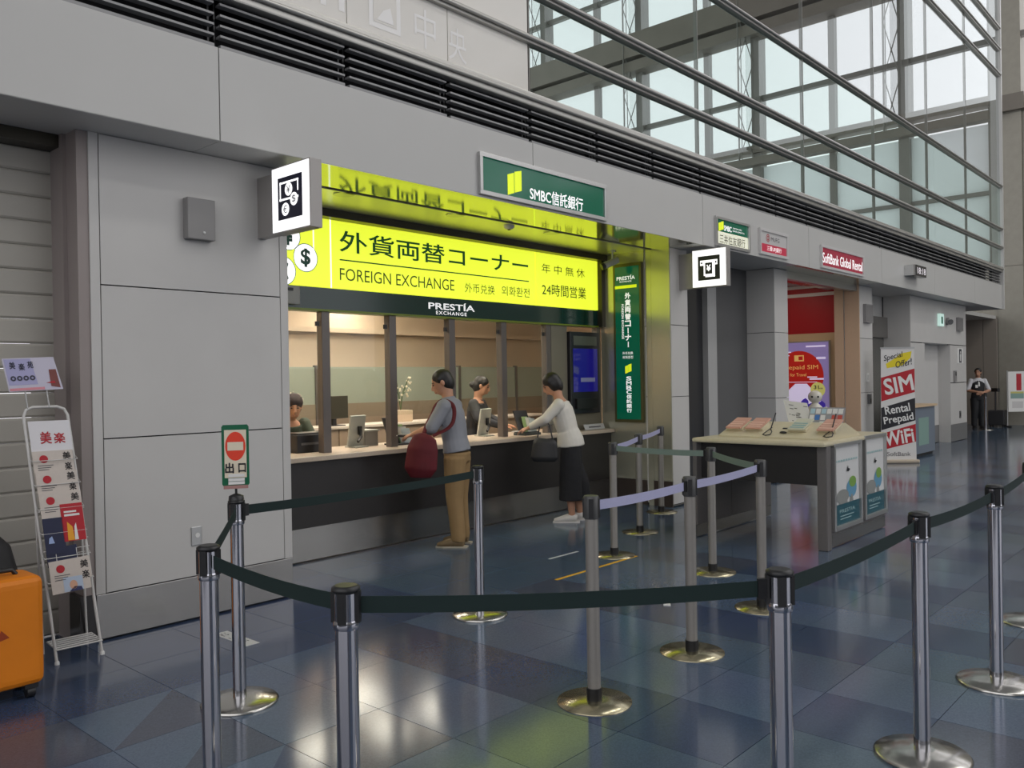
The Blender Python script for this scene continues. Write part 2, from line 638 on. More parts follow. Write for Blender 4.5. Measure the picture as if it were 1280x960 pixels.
# ------------------------------------------------------------------ louvre band
lou = struct('trim_1', (10, YF, 3.6))
box_obj('louvre_back', -3, XE - .05, 5.2, 5.25, 3.6, 4.05, louvre_back, lou)
box_obj('louvre_top', -3, XE - .05, YF + .062, 5.2, 4.0, 4.04, louvre_back, lou)
bays = [2.70 + .9955 * k for k in range(-4, 22)]
for a, b in zip(bays, bays[1:]):
    b = min(b, XE - .06)
    if b - a < .1:
        continue
    for z, hh in ((3.632, .024), (3.70, .014), (3.765, .014), (3.83, .014), (3.90, .014)):
        box_obj('slat', a + .03, b - .012, YF + .02, YF + .075, z - hh / 2, z + hh / 2, louvre_m, lou)
    for dx in (-.012, .03):
        box_obj('post', a + dx - .006, a + dx + .006, YF + .095, YF + .15, 3.615, 3.96, black_pl, lou)
box_obj('end_post', XE - .05, XE + .05, YF - .04, YF + .2, ZS, 19, fascia_m, lou)

# ------------------------------------------------------------------ glass wall above
win = struct('window_1', (10, YF, 4))
RZ = [3.99, 4.52, 4.965, 6.0, 8.69, 9.31, 9.82]
for z in RZ:
    h = .062 if z == 3.99 else .04
    box_obj('rail', -3, XE - .05, YF - .03, YF + .06, z - h, z + h, rail_m, win, .012)
    MB().tube([(-3, YF - .045, z), (XE - .05, YF - .045, z)], (.017), 10).build('rail_tube', rail_m, win)
GX = [5.69, 8.66, 11.6, 14.45, 17.38, 20.15, XE - .05]
BX = [-3.2, -2.22, -1.23, -.24, .75, 1.73, 2.72, 3.70, 4.69, 5.67]
rows = [(4.05, 4.48), (4.56, 4.925), (5.005, 5.96), (6.04, 8.65), (8.73, 9.27), (9.35, 9.78), (9.86, 18.9)]
for ri, (za, zb) in enumerate(rows):
    for a, b in zip(GX, GX[1:]):
        box_obj('pane', a + .008, b - .008, YF + .015, YF + .027, za, zb, glass_green if ri < 3 else glass_win, win)
    for a, b in zip(BX, BX[1:]):
        box_obj('wall_panel', a + .004, b - .004, YF + .01, YF + .06, za, zb, beige_panel, win)
for a in GX[:-1]:
    box_obj('mullion', a - .006, a + .006, YF + .012, YF + .06, 4.03, 18.9, frame_m, win)
box_obj('panel_backing', -3.2, 5.66, YF + .08, YF + .15, 4.0, 19, mat('hall_wall', S(150, 150, 148), .7), win)
ghost = mat('panel_marks_pale', S(242, 240, 236), .35)  # paler tone laid on the panels as letters and a pictogram
fr = Fr((0, YF + .01, 0), X_)
text('in', fr, 3.36, 3.68, 4.14, 4.46, ghost, win)
text('中', fr, 4.34, 4.56, 4.10, 4.40, ghost, win)
text('央', fr, 4.70, 4.90, 4.09, 4.36, ghost, win)
mb = MB()
mb.poly(rect(fr, 3.9, 4.2, 4.12, 4.45), 0)
mb.poly(rect(fr, 3.94, 4.16, 4.16, 4.41, .004), 1)
mb.poly([fr.p(*q, .006) for q in ((3.97, 4.18), (4.13, 4.18), (4.10, 4.3), (4.03, 4.26))], 0)
mb.build('pictogram', [ghost, beige_panel], win)

# ------------------------------------------------------------------ end wall with tall windows
end = struct('wall_end', (XW, 5, 0))
for a, b in ((0, 4.525), (4.535, 8.865), (8.875, 9.38), (9.4, 19)):
    box_obj('pillar_panel', XW - .12, XW + .5, 5.2, 5.84, a, b, pillar_m, end)
box_obj('pillar_capital', XW - .3, XW + .5, 5.1, 5.9, 8.9, 9.36, beam_m, end)
for k in range(9):
    y0 = 5.19 - 3 * k
    box_obj('wall_panel', XW, XW + .4, y0 - 2.99, y0, 0, 4.525, pillar_m, end)
    box_obj('wall_panel', XW, XW + .4, y0 - 2.99, y0, 4.535, 9.36, pillar_m, end)
wood = mat('alcove_wood', S(142, 116, 94), .5, noise=.05, nscale=4, stretch=(1, 1, .2))
grey_alc = mat('alcove_grey', S(140, 132, 122), .5)
for a, b, m in ((5.845, 6.19, grey_alc), (6.2, 6.8, grey_alc), (6.81, 7.5, wood), (7.51, 8.2, wood)):
    for z0, z1 in ((0, 1.55), (1.555, ZS)):
        box_obj('alcove_panel', XW - .3, XW - .2, a, b, z0, z1, m, end)
box_obj('wall_panel', XW - .1, XW + .3, 5.84, 26, 0, 4.5, pillar_m, end)
box_obj('alcove_ceiling', 21.3, XW, 5.9, 11, ZS, ZS + .1, fascia_m, end)
box_obj('alcove_side', 21.3, XW, 8.2, 8.3, 0, ZS, wood, end)

w2 = struct('window_2', (XW, 10, 4.5))
for y, w, d in ((8.3, .3, .5), (13.1, .3, .5), (17.8, .3, .5), (22.5, .3, .5), (5.93, .18, .3), (10.53, .2, .25), (15.03, .2, .25), (19.9, .2, .25), (24.7, .2, .25), (1.2, .3, .4), (-3.6, .3, .4), (-8.4, .3, .4), (-13.2, .3, .4), (-18, .3, .4)):
    z0 = 4.5 if y > 5.2 else 9.36
    box_obj('mullion', XW - d / 2, XW + d / 2, y - w / 2, y + w / 2, z0, 19, frame_m, w2)
for z, h, d in ((4.6, .2, .3), (6.7, .12, .2), (11.06, .16, .2), (16.4, .16, .2)):
    box_obj('transom', XW - d / 2 + .003, XW + d / 2 - .003, (5.9 if z < 9 else -22), 26, z - h / 2, z + h / 2, frame_m, w2)
box_obj('beam', XW - .5, XW - .1, 5.95, 26, 8.72, 8.98, beam_m, w2)
box_obj('beam', XW - .35, XW + .1, 5.95, 26, 9.16, 9.42, beam_m, w2)
box_obj('beam', XW - .6, XW + .1, -22, 26, 13.12, 13.5, beam_m, w2)
box_obj('beam', XW - .7, XW + .05, -22, 26, 13.62, 14.5, beam_m, w2)
for ty in (8.72, 13.5, 18.2, 22.9):
    t = MB()
    t.tube([(XW - .7, ty, 8.9), (XW - .7, ty, 18.9)], .03, 6)
    t.tube([(XW - .45, ty + .02, 8.9), (XW - .45, ty + .02, 18.9)], .016, 6)
    for k in range(6):
        z = 8.9 + k * 1.66
        t.tube([(XW - .7, ty, z), (XW - .3, ty - .35, z + 1.66)], .016, 6)
        t.tube([(XW - .3, ty - .35, z), (XW - .7, ty, z + 1.66)], .016, 6)
    t.build('truss', frame_m, w2)
frosted = bpy.data.materials.new('frosted_pane')
frosted.use_nodes = True
_nt = frosted.node_tree
_nt.nodes['Principled BSDF'].inputs['Base Color'].default_value = (.8, .82, .82, 1)
_tr = _nt.nodes.new('ShaderNodeBsdfTranslucent')
_tr.inputs[0].default_value = (.85, .88, .88, 1)
_mx = _nt.nodes.new('ShaderNodeMixShader')
_mx.inputs[0].default_value = .65
_nt.links.new(_nt.nodes['Principled BSDF'].outputs[0], _mx.inputs[1])
_nt.links.new(_tr.outputs[0], _mx.inputs[2])
_nt.links.new(_mx.outputs[0], _nt.nodes['Material Output'].inputs[0])
ys = [5.93, 8.3, 10.53, 13.1, 15.03, 17.8, 19.9, 22.5, 24.7]
for a, b in zip(ys, ys[1:]):
    for z0, z1, m in ((4.7, 6.64, frosted), (6.76, 8.7, frosted), (9.44, 10.98, glass_win), (11.14, 13.1, glass_win), (14.5, 16.3, glass_win), (16.48, 19, glass_win)):
        box_obj('pane', XW - .006, XW + .006, a + .1, b - .1, z0, z1, m, w2)

# ------------------------------------------------------------------ exchange opening: returns, ceiling, frame
box_obj('return_panel', 8.535, 8.56, 5.205, 5.455, .3, ZS, return_m, wall)
box_obj('return_panel', 8.54, 8.56, 5.46, 5.53, 0, ZS, return_m, wall)
box_obj('return_panel', 8.535, 8.56, 5.555, 6.19, .3, ZS, return_m, wall)
for a, b in ((5.205, 5.455), (5.555, 6.19)):
    box_obj('baseboard_left', 8.534, 8.56, a, b, 0, .296, mat('base_brown', S(70, 60, 54), .4), wall)
box_obj('shutter_slot', 3.4, 8.55, 5.41, 5.45, ZS + .02, ZS + .06, dark_gap, wall)
box_obj('slot_trim', 3.4, 8.55, 5.45, 5.475, ZS - .008, ZS + .03, alu, wall)
box_obj('soffit_panel', 3.4, 8.55, 5.475, 6.08, ZS, ZS + .03, soffit_matte, wall)
box_obj('sign_frame', 3.4, 8.55, 6.08, 6.32, 2.965, ZS + .02, bronze, wall)
box_obj('sign_frame', 8.465, 8.535, 6.12, 6.32, 2.15, 2.965, bronze, wall)
for x in (4.154, 5.395, 6.78):
    t = thing('downlight', 'round recessed downlight in the yellow-lit soffit, %s' % {4.154: 'beside the currency blade sign', 5.395: 'below the left end of the green bank sign', 6.78: 'below the right end of the green bank sign'}[x], 'ceiling light', (x, 5.53, ZS - .006), group='downlights over the exchange counter')
    MB().lathe((x, 5.53, ZS - .008), [(.085, 0), (.085, .012), (.065, .012)], 24).build('bezel', alu, t)
    MB().lathe((x, 5.53, ZS - .004), [(.06, 0), (.06, .006)], 20).build('lens', mat('lens_grey', S(150, 150, 140), .2), t)
t = thing('smoke_detector', 'small round detector on the yellow-lit soffit between two downlights', 'detector', (6.15, 5.55, ZS - .04))
MB().lathe((6.15, 5.55, ZS - .04), [(.03, 0), (.05, .015), (.055, .04)], 20).build('body', white_print, t)
MB().lathe((6.15, 5.55, ZS - .048), [(.012, 0), (.02, .01)], 12).build('sensor', black_pl, t)

# office behind the counter (room closed on all sides)
box_obj('office_wall', 3.2, 11.7, 9.6, 9.7, 0, 2.8, room_beige, wall)
box_obj('office_wall', 3.2, 3.4, 6.2, 9.6, 0, 2.8, room_beige, wall)
box_obj('office_wall', 11.6, 11.7, 6.1, 9.6, 0, 2.8, room_beige, wall)
box_obj('office_wall', 8.93, 11.6, 6.1, 6.2, 0, 2.8, room_beige, wall)
box_obj('office_ceiling', 3.2, 11.7, 6.2, 9.7, 2.8, 2.85, room_beige, wall)
box_obj('bulkhead', 3.2, 11.7, 6.3, 6.34, 2.15, 2.85, room_beige, wall)
box_obj('office_floor', 3.4, 11.6, 6.13, 9.6, 0, .01, room_dim, wall)
box_obj('cornice', 3.4, 11.6, 9.42, 9.6, 2.2, 2.26, room_beige, wall)
for x, y, hx in ((4.3, 7.4, .3), (5.8, 8.3, .3), (6.67, 8.14, .2), (7.45, 8.12, .2), (7.1, 9.25, .25), (4.6, 6.66, .55), (6.2, 6.66, .55), (7.8, 6.66, .55)):  # front row and leftmost panel are unseen fill added to brighten the office
    t = thing('ceiling_lamp_and_fill', 'one of the lamps and added fill panels on the office ceiling behind the counter, hidden above the yellow sign', 'ceiling light', (x, y, 2.76), group='office ceiling lamps')
    MB().box(x - hx - .03, x + hx + .03, y - .3, y + .3, 2.77, 2.8).build('frame', alu, t)
    MB().box(x - hx, x + hx, y - .27, y + .27, 2.762, 2.772).build('diffuser', mat('office_lamp_and_fill_lit', (1, .93, .82), .4, emit=17.0, ecol=(1, .9, .78)), t)

wn3 = struct('window_3', (6, 6.24, .9))
for x in (4.435, 5.20, 5.98, 6.76, 7.52):
    box_obj('mullion', x - .042, x + .042, 6.2, 6.28, .9, 2.15, mullion_m, wn3, .004)
for a, b in ((3.4, 4.393), (4.477, 5.158), (5.242, 5.938), (6.022, 6.718), (6.802, 7.478)):
    box_obj('pane', a, b, 6.235, 6.245, 1.2, 2.15, glass_clear, wn3)
    box_obj('latch', b - .05, b - .015, 6.215, 6.233, 2.02, 2.06, black_pl, wn3)
box_obj('head_trim', 3.4, 8.535, 6.17, 6.3, 2.148, 2.166, mat('trim_lime_green', S(120, 140, 20), .3), wn3)

# ------------------------------------------------------------------ right of the exchange: cash machine alcove, shop, recess, doors
dk_door = mat('alcove_dark_grey', S(92, 92, 92), .4, noise=.02, nscale=2)
dk_glass = mat('alcove_dark_glass', S(52, 52, 54), .15)
box_obj('alcove_wall', 8.93, 10.10, 5.66, 5.74, 0, ZS, dk_glass, wall)
box_obj('alcove_post', 10.10, 10.34, 5.58, 5.72, 0, ZS, mat('post_grey', S(172, 172, 170), .4), wall)
box_obj('alcove_wall', 10.34, 11.31, 5.62, 5.74, 0, ZS, dk_door, wall)
cladding(11.31, 11.75, YC, 6.3, [1.2, 2.13], 0, base=.03)
cladding(14.62, 15.22, YC, 5.62, [1.2, 2.13], 0, base=.03)
jam = mat('jamb_beige', S(214, 182, 152), .4, noise=.02)
box_obj('jamb_panel', 14.60, 14.63, YC + .003, 5.45, 0, ZS, jam, wall)
box_obj('jamb_panel', 14.585, 14.63, 5.47, 5.62, 0, ZS, jam, wall)
box_obj('shop_header', 11.75, 14.6, 5.24, 5.34, 2.93, ZS, alu, wall)
red_wall = mat('shop_red', S(170, 10, 22), .5)
wht = mat('shop_white', S(228, 218, 212), .5)
shopx = 15.02
box_obj('shop_wall', shopx, shopx + .1, 5.62, 9, 2.27, 3.2, red_wall, wall)
box_obj('shop_wall', shopx, shopx + .1, 5.62, 9, 0, 2.27, mat('shop_tan', S(206, 176, 138), .5), wall)
for z in (3.12, 2.97):
    box_obj('wall_stripe', shopx - .01, shopx, 5.62, 9, z - .03, z + .03, wht, wall)
box_obj('shop_wall', 11.72, shopx, 8.9, 9, 0, 3.2, wht, wall)
box_obj('shop_wall', 11.7, 11.76, 6.3, 9, 0, 3.2, wht, wall)
box_obj('shop_ceiling', 11.7, shopx, 5.35, 9, 3.16, 3.2, wht, wall)
for x, y in ((13.2, 6.0), (14.2, 6.5), (14.2, 7.6)):
    t = thing('shop_downlight', 'small warm lit downlight in the ceiling of the red rental shop', 'ceiling light', (x, y, 3.15), group='shop downlights')
    MB().lathe((x, y, 3.148), [(.09, 0), (.09, .012)], 20).build('bezel', white_print, t)
    MB().lathe((x, y, 3.146), [(.07, 0), (.07, .004)], 20).build('lens', mat('warm_lamp_lit', (1, .9, .7), .3, emit=70.0, ecol=(1, .88, .7)), t)

# recess with lift doors
box_obj('recess_wall', 15.22, 17.32, 5.72, 5.8, 2.62, ZS, fascia_m, wall)
box_obj('recess_lintel', 15.22, 17.32, 5.62, 5.72, 2.22, 2.62, steel, wall)
for a, b in ((15.22, 16.2), (16.26, 17.32)):
    box_obj('recess_door', a, b, 5.7, 5.74, 0, 2.22, mat('recess_door_grey', S(118, 118, 114), .25, metal=.5), wall)
box_obj('recess_post', 16.2, 16.26, 5.66, 5.74, 0, 2.22, alu, wall)
# white block with the service door
zb = .38
dark_base = mat('base_dark_grey', S(112, 112, 112), .4)
for a, b, z0, z1 in ((17.32, 18.2, zb, 2.12), (20.0, 21.3, zb, 1.29), (20.0, 21.3, 1.30, 2.12), (17.32, 21.3, 2.13, ZS)):
    box_obj('wall_panel', a + .004, b - .004, YC, YC + .06, z0 + .004, z1 - .004, white_panel, wall)
for a, b in ((17.32, 18.2), (20.0, 21.3)):
    box_obj('baseboard_left', a, b, YC - .002, YC + .06, .01, zb, dark_base, wall)
box_obj('block_core', 17.33, 18.2, YC + .05, 6, 0, ZS, dark_gap, wall)
box_obj('block_core', 20.0, 21.29, YC + .05, 6, 0, ZS, dark_gap, wall)
box_obj('wall_panel', 17.312, 17.325, YC + .003, 5.7, 0, ZS, white_panel, wall)
box_obj('wall_panel', 19.99, 20.0, YC + .003, 5.5, 0, 2.12, white_panel, wall)
box_obj('wall_panel', 18.2, 18.21, YC + .003, 5.5, 0, 2.12, white_panel, wall)
box_obj('wall_panel', 18.2, 20.0, YC + .06, 5.5, 2.12, 2.16, white_panel, wall)
box_obj('wall_panel', 21.29, 21.3, YC + .003, 8.2, 0, ZS, white_panel, wall)
d2 = struct('door_2', (19, 5.45, 0))
box_obj('leaf', 18.21, 19.99, 5.44, 5.5, zb, 2.12, white_panel, d2)
box_obj('kick_plate', 18.21, 19.99, 5.435, 5.5, .01, zb, dark_base, d2)
h = MB().box(18.42, 18.56, 5.415, 5.44, .95, 1.2).build('handle_plate', alu, d2)
MB().tube([(18.49, 5.42, 1.02), (18.49, 5.37, 1.02), (18.64, 5.37, 1.02)], .014, 8).build('lever', black_pl, h)


def lit_panel_sign(x0, x1, z0, z1, label, m_frame, name='fascia_sign', y=YF, group=None, depth=.03):
    t = thing(name, label, 'sign', ((x0 + x1) / 2, y, z0), group=group)
    w = .035
    mb = MB()
    mb.box(x0, x1, y - depth, y + .01, z1 - w, z1)
    mb.box(x0, x1, y - depth, y + .01, z0, z0 + w)
    mb.box(x0, x0 + w, y - depth, y + .01, z0 + w, z1 - w)
    mb.box(x1 - w, x1, y - depth, y + .01, z0 + w, z1 - w)
    mb.build('frame', m_frame, t, .003)
    return t


FF = Fr((0, YF - .012, 0), X_)


def smbc_mark(fr, x0, x1, z0, z1, parent, m=None):
    w, h = x1 - x0, z1 - z0
    mb = MB()
    for a in ((.0, .0, .46, .86), (.5, .14, 1.0, 1.0)):
        pts = [(a[0], a[1]), (a[2], a[1] + .12), (a[2], a[3]), (a[0], a[3] - .12 if a[0] == 0 else a[3] - .1)]
        mb.poly([fr.p(x0 + px * w, z0 + pz * h, .002) for px, pz in pts])
    return mb.build('emblem', m or lime_txt, parent)


t = lit_panel_sign(5.0, 6.78, 3.055, 3.405, 'dark green lit bank sign with white lettering and a lime emblem above the exchange', alu)
box_obj('panel', 5.035, 6.745, YF - .012, YF, 3.09, 3.37, green_sign, t)
smbc_mark(FF, 5.35, 5.53, 3.10, 3.335, t)
text('SMBC信託銀行', FF, 5.64, 6.41, 3.10, 3.225, white_txt, t, bold=.012)

t = lit_panel_sign(8.97, 9.83, 3.055, 3.41, 'bank sign, green above and cream below with large dark characters', alu)
box_obj('panel_lower', 9.005, 9.795, YF - .012, YF, 3.09, 3.235, cream_sign, t)
box_obj('panel_upper', 9.005, 9.795, YF - .012, YF, 3.235, 3.375, green_sign, t)
smbc_mark(FF, 9.05, 9.17, 3.235, 3.365, t)
text('SMBC', FF, 9.18, 9.37, 3.255, 3.32, white_txt, t, bold=.02)
text('SUMITOMO MITSUI', FF, 9.40, 9.63, 3.30, 3.318, white_txt, t)
text('BANKING CORPORATION', FF, 9.40, 9.70, 3.268, 3.286, white_txt, t)
text('三井住友銀行', FF, 9.07, 9.72, 3.10, 3.205, black_print, t)

t = lit_panel_sign(10.11, 10.95, 3.075, 3.41, 'bank sign, pale grey above and rose red below', grey_sign)
box_obj('panel_upper', 10.145, 10.915, YF - .012, YF, 3.22, 3.375, grey_sign, t)
box_obj('panel_lower', 10.145, 10.915, YF - .012, YF, 3.11, 3.22, mufg_red, t)
mb = MB()
ring(mb, FF, 10.36, 3.3, .042, .052)
ring(mb, FF, 10.36, 3.3, .014, .026, sy=1.3)
mb.build('emblem', red_print, t)
text('MUFG', FF, 10.45, 10.70, 3.27, 3.325, mat('print_grey', S(90, 88, 90), .5), t)
text('三菱UFJ銀行', FF, 10.33, 10.76, 3.13, 3.20, white_txt, t)

t = lit_panel_sign(12.08, 13.79, 3.07, 3.405, 'wide crimson lit sign with white lettering over the red rental shop', grey_sign)
box_obj('panel', 12.115, 13.755, YF - .012, YF, 3.105, 3.37, crim_sign, t)
text('SoftBank Global Rental', FF, 12.15, 13.74, 3.15, 3.30, white_txt, t, bold=.008)

t = thing('digital_clock', 'small black digital clock on a bracket projecting from the fascia', 'clock', (16.2, YF, 3.25))
box_obj('bracket', 15.85, 15.95, YF - .16, YF, 3.26, 3.44, alu, t)
box_obj('case', 15.95, 16.55, YF - .17, YF - .06, 3.255, 3.45, mat('clock_case', (.02, .018, .02), .2), t, .005)
fr = Fr((0, YF - .17, 0), X_)
text('18:18', fr, 16.02, 16.5, 3.295, 3.41, mat('clock_digit_lit', (.8, .75, .78), .4, emit=.5), t, bold=.01)


def blade_sign(name, x, yc, zc, label):
    """square lit box projecting from a column, its face towards -X"""
    t = thing(name, label, 'sign', (x, yc, zc - .225))
    s = .222
    mb = MB()
    mb.box(x, x + .09, yc - s, yc + s, zc - s, zc + s)
    mb.build('case', alu if False else mat('blade_grey', S(158, 154, 150), .4, metal=.3), t, .004)
    box_obj('bracket', x + .01, x + .07, yc + s, YC, zc - s, zc + s - .03, mat('blade_grey', S(158, 154, 150), .4, metal=.3), t)
    fr = Fr((x, yc, zc), (0, -1, 0))
    MB().slab(fr, [(-.212, -.212), (.212, -.212), (.212, .212), (-.212, .212)], .004).build('light_panel', w_sign, t)
    MB().poly(rect(fr, -.14, .14, -.14, .14, .006)).build('pictogram_ground', navy_print, t)
    return t, fr


t, fr = blade_sign('blade_sign', 3.16, 4.78, 2.745, 'square lit blade sign with white banknote and three round currency coins')
mb = MB()
for r in ((-.115, .10, .095, .108), (-.115, .10, -.015, -.002), (-.115, -.102, -.015, .108), (.087, .10, .03, .108)):
    mb.poly(rect(fr, *r, .008))
for cx, cy in ((-.01, .052), (.05, -.02), (-.05, -.075)):
    mb.poly(disc(fr, cx, cy, .043, off=.009))
mb.build('pictogram', w_sign, t)
for ch, cx, cy in (('¥', -.01, .052), ('$', .05, -.02), ('€', -.05, -.075)):
    text(ch, fr, cx - .022, cx + .022, cy - .026, cy + .026, navy_print, t, off=.011)
t, fr = blade_sign('blade_sign', 8.74, 4.80, 2.77, 'square lit blade sign with white cash machine pictogram and yen note')
mb = MB()
mb.poly([fr.p(a, b, .008) for a, b in ((-.11, .09), (-.11, .03), (-.065, .03), (-.065, .06), (.065, .06), (.065, .03), (.11, .03), (.11, .09))])
mb.poly(rect(fr, -.065, .065, -.09, .062, .0085))
mb.poly(rect(fr, -.045, .075, -.105, -.09, .008))
mb.poly(rect(fr, .065, .078, -.105, .03, .008))
mb.build('pictogram', w_sign, t)
mb = MB()
mb.poly(rect(fr, -.045, .045, -.07, .06, .010))
for a in (-.09, .09):
    mb.poly(disc(fr, a, .06, .011, off=.010))
mb.build('pictogram_note', navy_print, t)
text('¥', fr, -.028, .028, -.04, .035, w_sign, t, off=.012, bold=.03)

# ------------------------------------------------------------------ the big yellow exchange sign
t = thing('exchange_sign', 'long glowing yellow lightbox sign with dark green Japanese, Chinese and Korean lettering', 'sign', (6, 6.2, 2.36))
YS = 6.18
for a, b in ((3.41, 4.485), (4.495, 7.276), (7.284, 8.462)):
    box_obj('light_panel', a, b, YS, YS + .12, 2.36, 2.962, y_sign, t)
fr = Fr((0, YS, 0), X_)
MB().poly(rect(fr, 4.478, 4.492, 2.36, 2.962)).build('divider', w_sign, t)
text('外貨両替コーナー', fr, 4.58, 7.155, 2.69, 2.885, dk_green_txt, t, bold=.012)
MB().poly(rect(fr, 4.58, 7.165, 2.612, 2.624)).build('rule', dk_green_txt, t)
text('FOREIGN EXCHANGE', fr, 4.58, 6.0, 2.435, 2.545, mat('print_olive', S(66, 78, 20), .5, emit=.5, ecol=S(66, 78, 16)), t)
text('外币兑换', fr, 6.15, 6.60, 2.43, 2.53, mat('print_olive', S(66, 78, 20), .5, emit=.5, ecol=S(66, 78, 16)), t)
text('외화환전', fr, 6.71, 7.17, 2.435, 2.54, mat('print_olive', S(66, 78, 20), .5, emit=.5, ecol=S(66, 78, 16)), t)
text('年 中 無 休', fr, 7.39, 8.2, 2.735, 2.845, mat('print_olive', S(66, 78, 20), .5, emit=.5, ecol=S(66, 78, 16)), t)
text('24時間営業', fr, 7.39, 8.22, 2.48, 2.62, mat('print_olive', S(66, 78, 20), .5, emit=.5, ecol=S(66, 78, 16)), t, bold=.006)
for ch, cx, cz in (('$', 4.222, 2.60), ('¥', 4.05, 2.77), ('€', 4.0, 2.47)):
    mb = MB()
    mb.poly(disc(fr, cx, cz, .122, .12, off=.002), 0)
    ring(mb, fr, cx, cz, .118, .124, off=.003, m=1)
    mb.build('coin', [w_sign, dk_green_txt], t)
    text(ch, fr, cx - .05, cx + .05, cz - .08, cz + .08, mat('print_teal', S(0, 92, 72), .4), t, off=.004, bold=.03)
mb = MB()
for r in ((3.5, 4.3, 2.66, 2.672), (4.3, 4.312, 2.66, 2.96)):
    mb.poly(rect(fr, *r))
mb.build('note_outline', w_sign, t)
t = thing('brand_strip', 'glossy dark green strip with small white lettering under the yellow sign', 'sign', (6, 6.2, 2.17))
box_obj('panel', 3.41, 8.535, 6.19, 6.3, 2.166, 2.356, green_fascia, t)
fr = Fr((0, 6.19, 0), X_)
text('PRESTÍA', fr, 5.65, 6.30, 2.235, 2.315, white_txt, t, bold=.015)
text('EXCHANGE', fr, 5.75, 6.18, 2.185, 2.22, white_txt, t, bold=.01, space=1.2)
t = thing('sensor_box', 'small pale grey sensor box at the left end of the green strip', 'sensor', (4.0, 6.15, 2.17))
box_obj('case', 3.42, 4.13, 6.13, 6.185, 2.19, 2.345, mat('sensor_grey', S(170, 170, 166), .4), t, .008)
box_obj('window', 3.85, 4.06, 6.126, 6.132, 2.3, 2.325, black_pl, t)

# tall green lightbox on the return wall
t = thing('vertical_sign', 'tall narrow green lit sign with vertical white lettering on the right return wall', 'sign', (8.53, 5.76, 1.0))
box_obj('case', 8.485, 8.535, 5.56, 5.965, .985, 2.9, mat('sign_case_olive', S(96, 92, 60), .3, metal=.4), t, .004)
fr = Fr((8.485, 5.762, 0), (0, -1, 0))
MB().slab(fr, [(-.172, 1.02), (.172, 1.02), (.172, 2.86), (-.172, 2.86)], .003).build('light_panel', green_sign, t)
text('PRESTÍA', fr, -.145, .12, 2.70, 2.755, white_txt, t, off=.005, bold=.015)
text('EXCHANGE', fr, -.10, .07, 2.672, 2.69, white_txt, t, off=.005)
MB().poly(rect(fr, -.172, .14, 2.60, 2.635, .005)).build('rule', lime_txt, t)
vtext('外貨両替コーナー', fr, 0.01, 1.88, 2.55, .085, white_txt, t, off=.005, bold=.03)
fr2 = Fr((8.485, 5.762 + .065, 2.20), (0, 0, -1), (0, -1, 0))
text('FOREIGN EXCHANGE', fr2, -.21, .21, -.016, .016, white_txt, t, off=.005, bold=.01)
text('外币兑换', fr, -.075, .075, 1.80, 1.835, white_txt, t, off=.005)
text('외화환전', fr, -.075, .075, 1.75, 1.785, white_txt, t, off=.005)
smbc_mark(Fr((8.482, 5.762, 0), (0, -1, 0)), -.04, .05, 1.57, 1.69, t)
vtext('SMBC信託銀行', fr, 0.01, 1.10, 1.54, .075, white_txt, t, off=.005, bold=.02)

# security camera under the soffit
t = thing('security_camera', 'white and black security camera hanging from the soffit beside the vertical green sign', 'camera', (8.30, 5.84, 2.85))
MB().lathe((8.30, 5.84, ZS - .015), [(.05, 0), (.05, .015)], 16).build('mount', alu, t)
MB().tube([(8.30, 5.84, ZS - .01), (8.30, 5.84, 2.92)], .012, 8).build('stem', alu, t)
MB().tube([(8.36, 5.80, 2.93), (8.22, 5.90, 2.86)], [.04, .042], 14).build('body', mat('camera_grey', S(170, 170, 166), .35), t)
MB().tube([(8.225, 5.896, 2.862), (8.19, 5.92, 2.845)], [.042, .04], 14).build('lens', black_pl, t)

# ------------------------------------------------------------------ counter
t = thing('service_counter', 'long charcoal exchange counter with beige stone top and steel kick plate', 'counter', (6, 6.1, 0))
box_obj('worktop', 3.405, 8.53, 6.0, 6.76, .858, .90, counter_top, t, .006)
box_obj('front_panel', 3.405, 8.53, 6.06, 6.14, .296, .858, counter_m, t)
box_obj('kick_plate', 3.405, 8.53, 6.095, 6.13, .014, .294, steel, t)
# currency machine in the last bay
t = thing('exchange_machine', 'dark upright currency machine with blue screen set into the wall behind the counter', 'machine', (8.05, 6.25, .9))
bay = mat('bay_panel', S(128, 122, 106), .4, metal=.2)
box_obj('bay_panel', 7.565, 7.86, 6.2, 6.28, .9, 2.15, bay, t)
box_obj('bay_panel', 8.46, 8.53, 6.2, 6.28, .9, 2.15, bay, t)
box_obj('bay_panel', 7.86, 8.46, 6.2, 6.28, .9, 1.1, bay, t)
box_obj('case', 7.87, 8.45, 6.16, 6.5, 1.1, 2.08, mat('machine_dark', S(34, 34, 40), .3), t, .008)
fr = Fr((0, 6.16, 0), X_)
MB().slab(fr, [(7.93, 1.92), (8.39, 1.92), (8.39, 2.03), (7.93, 2.03)], .004).build('header', mat('machine_header', S(96, 100, 88), .3), t)
MB().slab(fr, [(7.92, 1.36), (8.40, 1.36), (8.40, 1.88), (7.92, 1.88)], .004).build('screen', mat('screen_blue_lit', S(24, 22, 96), .1, emit=.55, ecol=S(28, 24, 120)), t)
MB().slab(fr, [(8.06, 1.48), (8.34, 1.48), (8.34, 1.53), (8.06, 1.53)], .004, off=.004).build('screen_bar', mat('screen_pale_lit', S(110, 112, 140), .2, emit=.4), t)
MB().slab(fr, [(7.95, 1.16), (8.37, 1.16), (8.37, 1.28), (7.95, 1.28)], .03).build('slot_tray', black_pl, t)

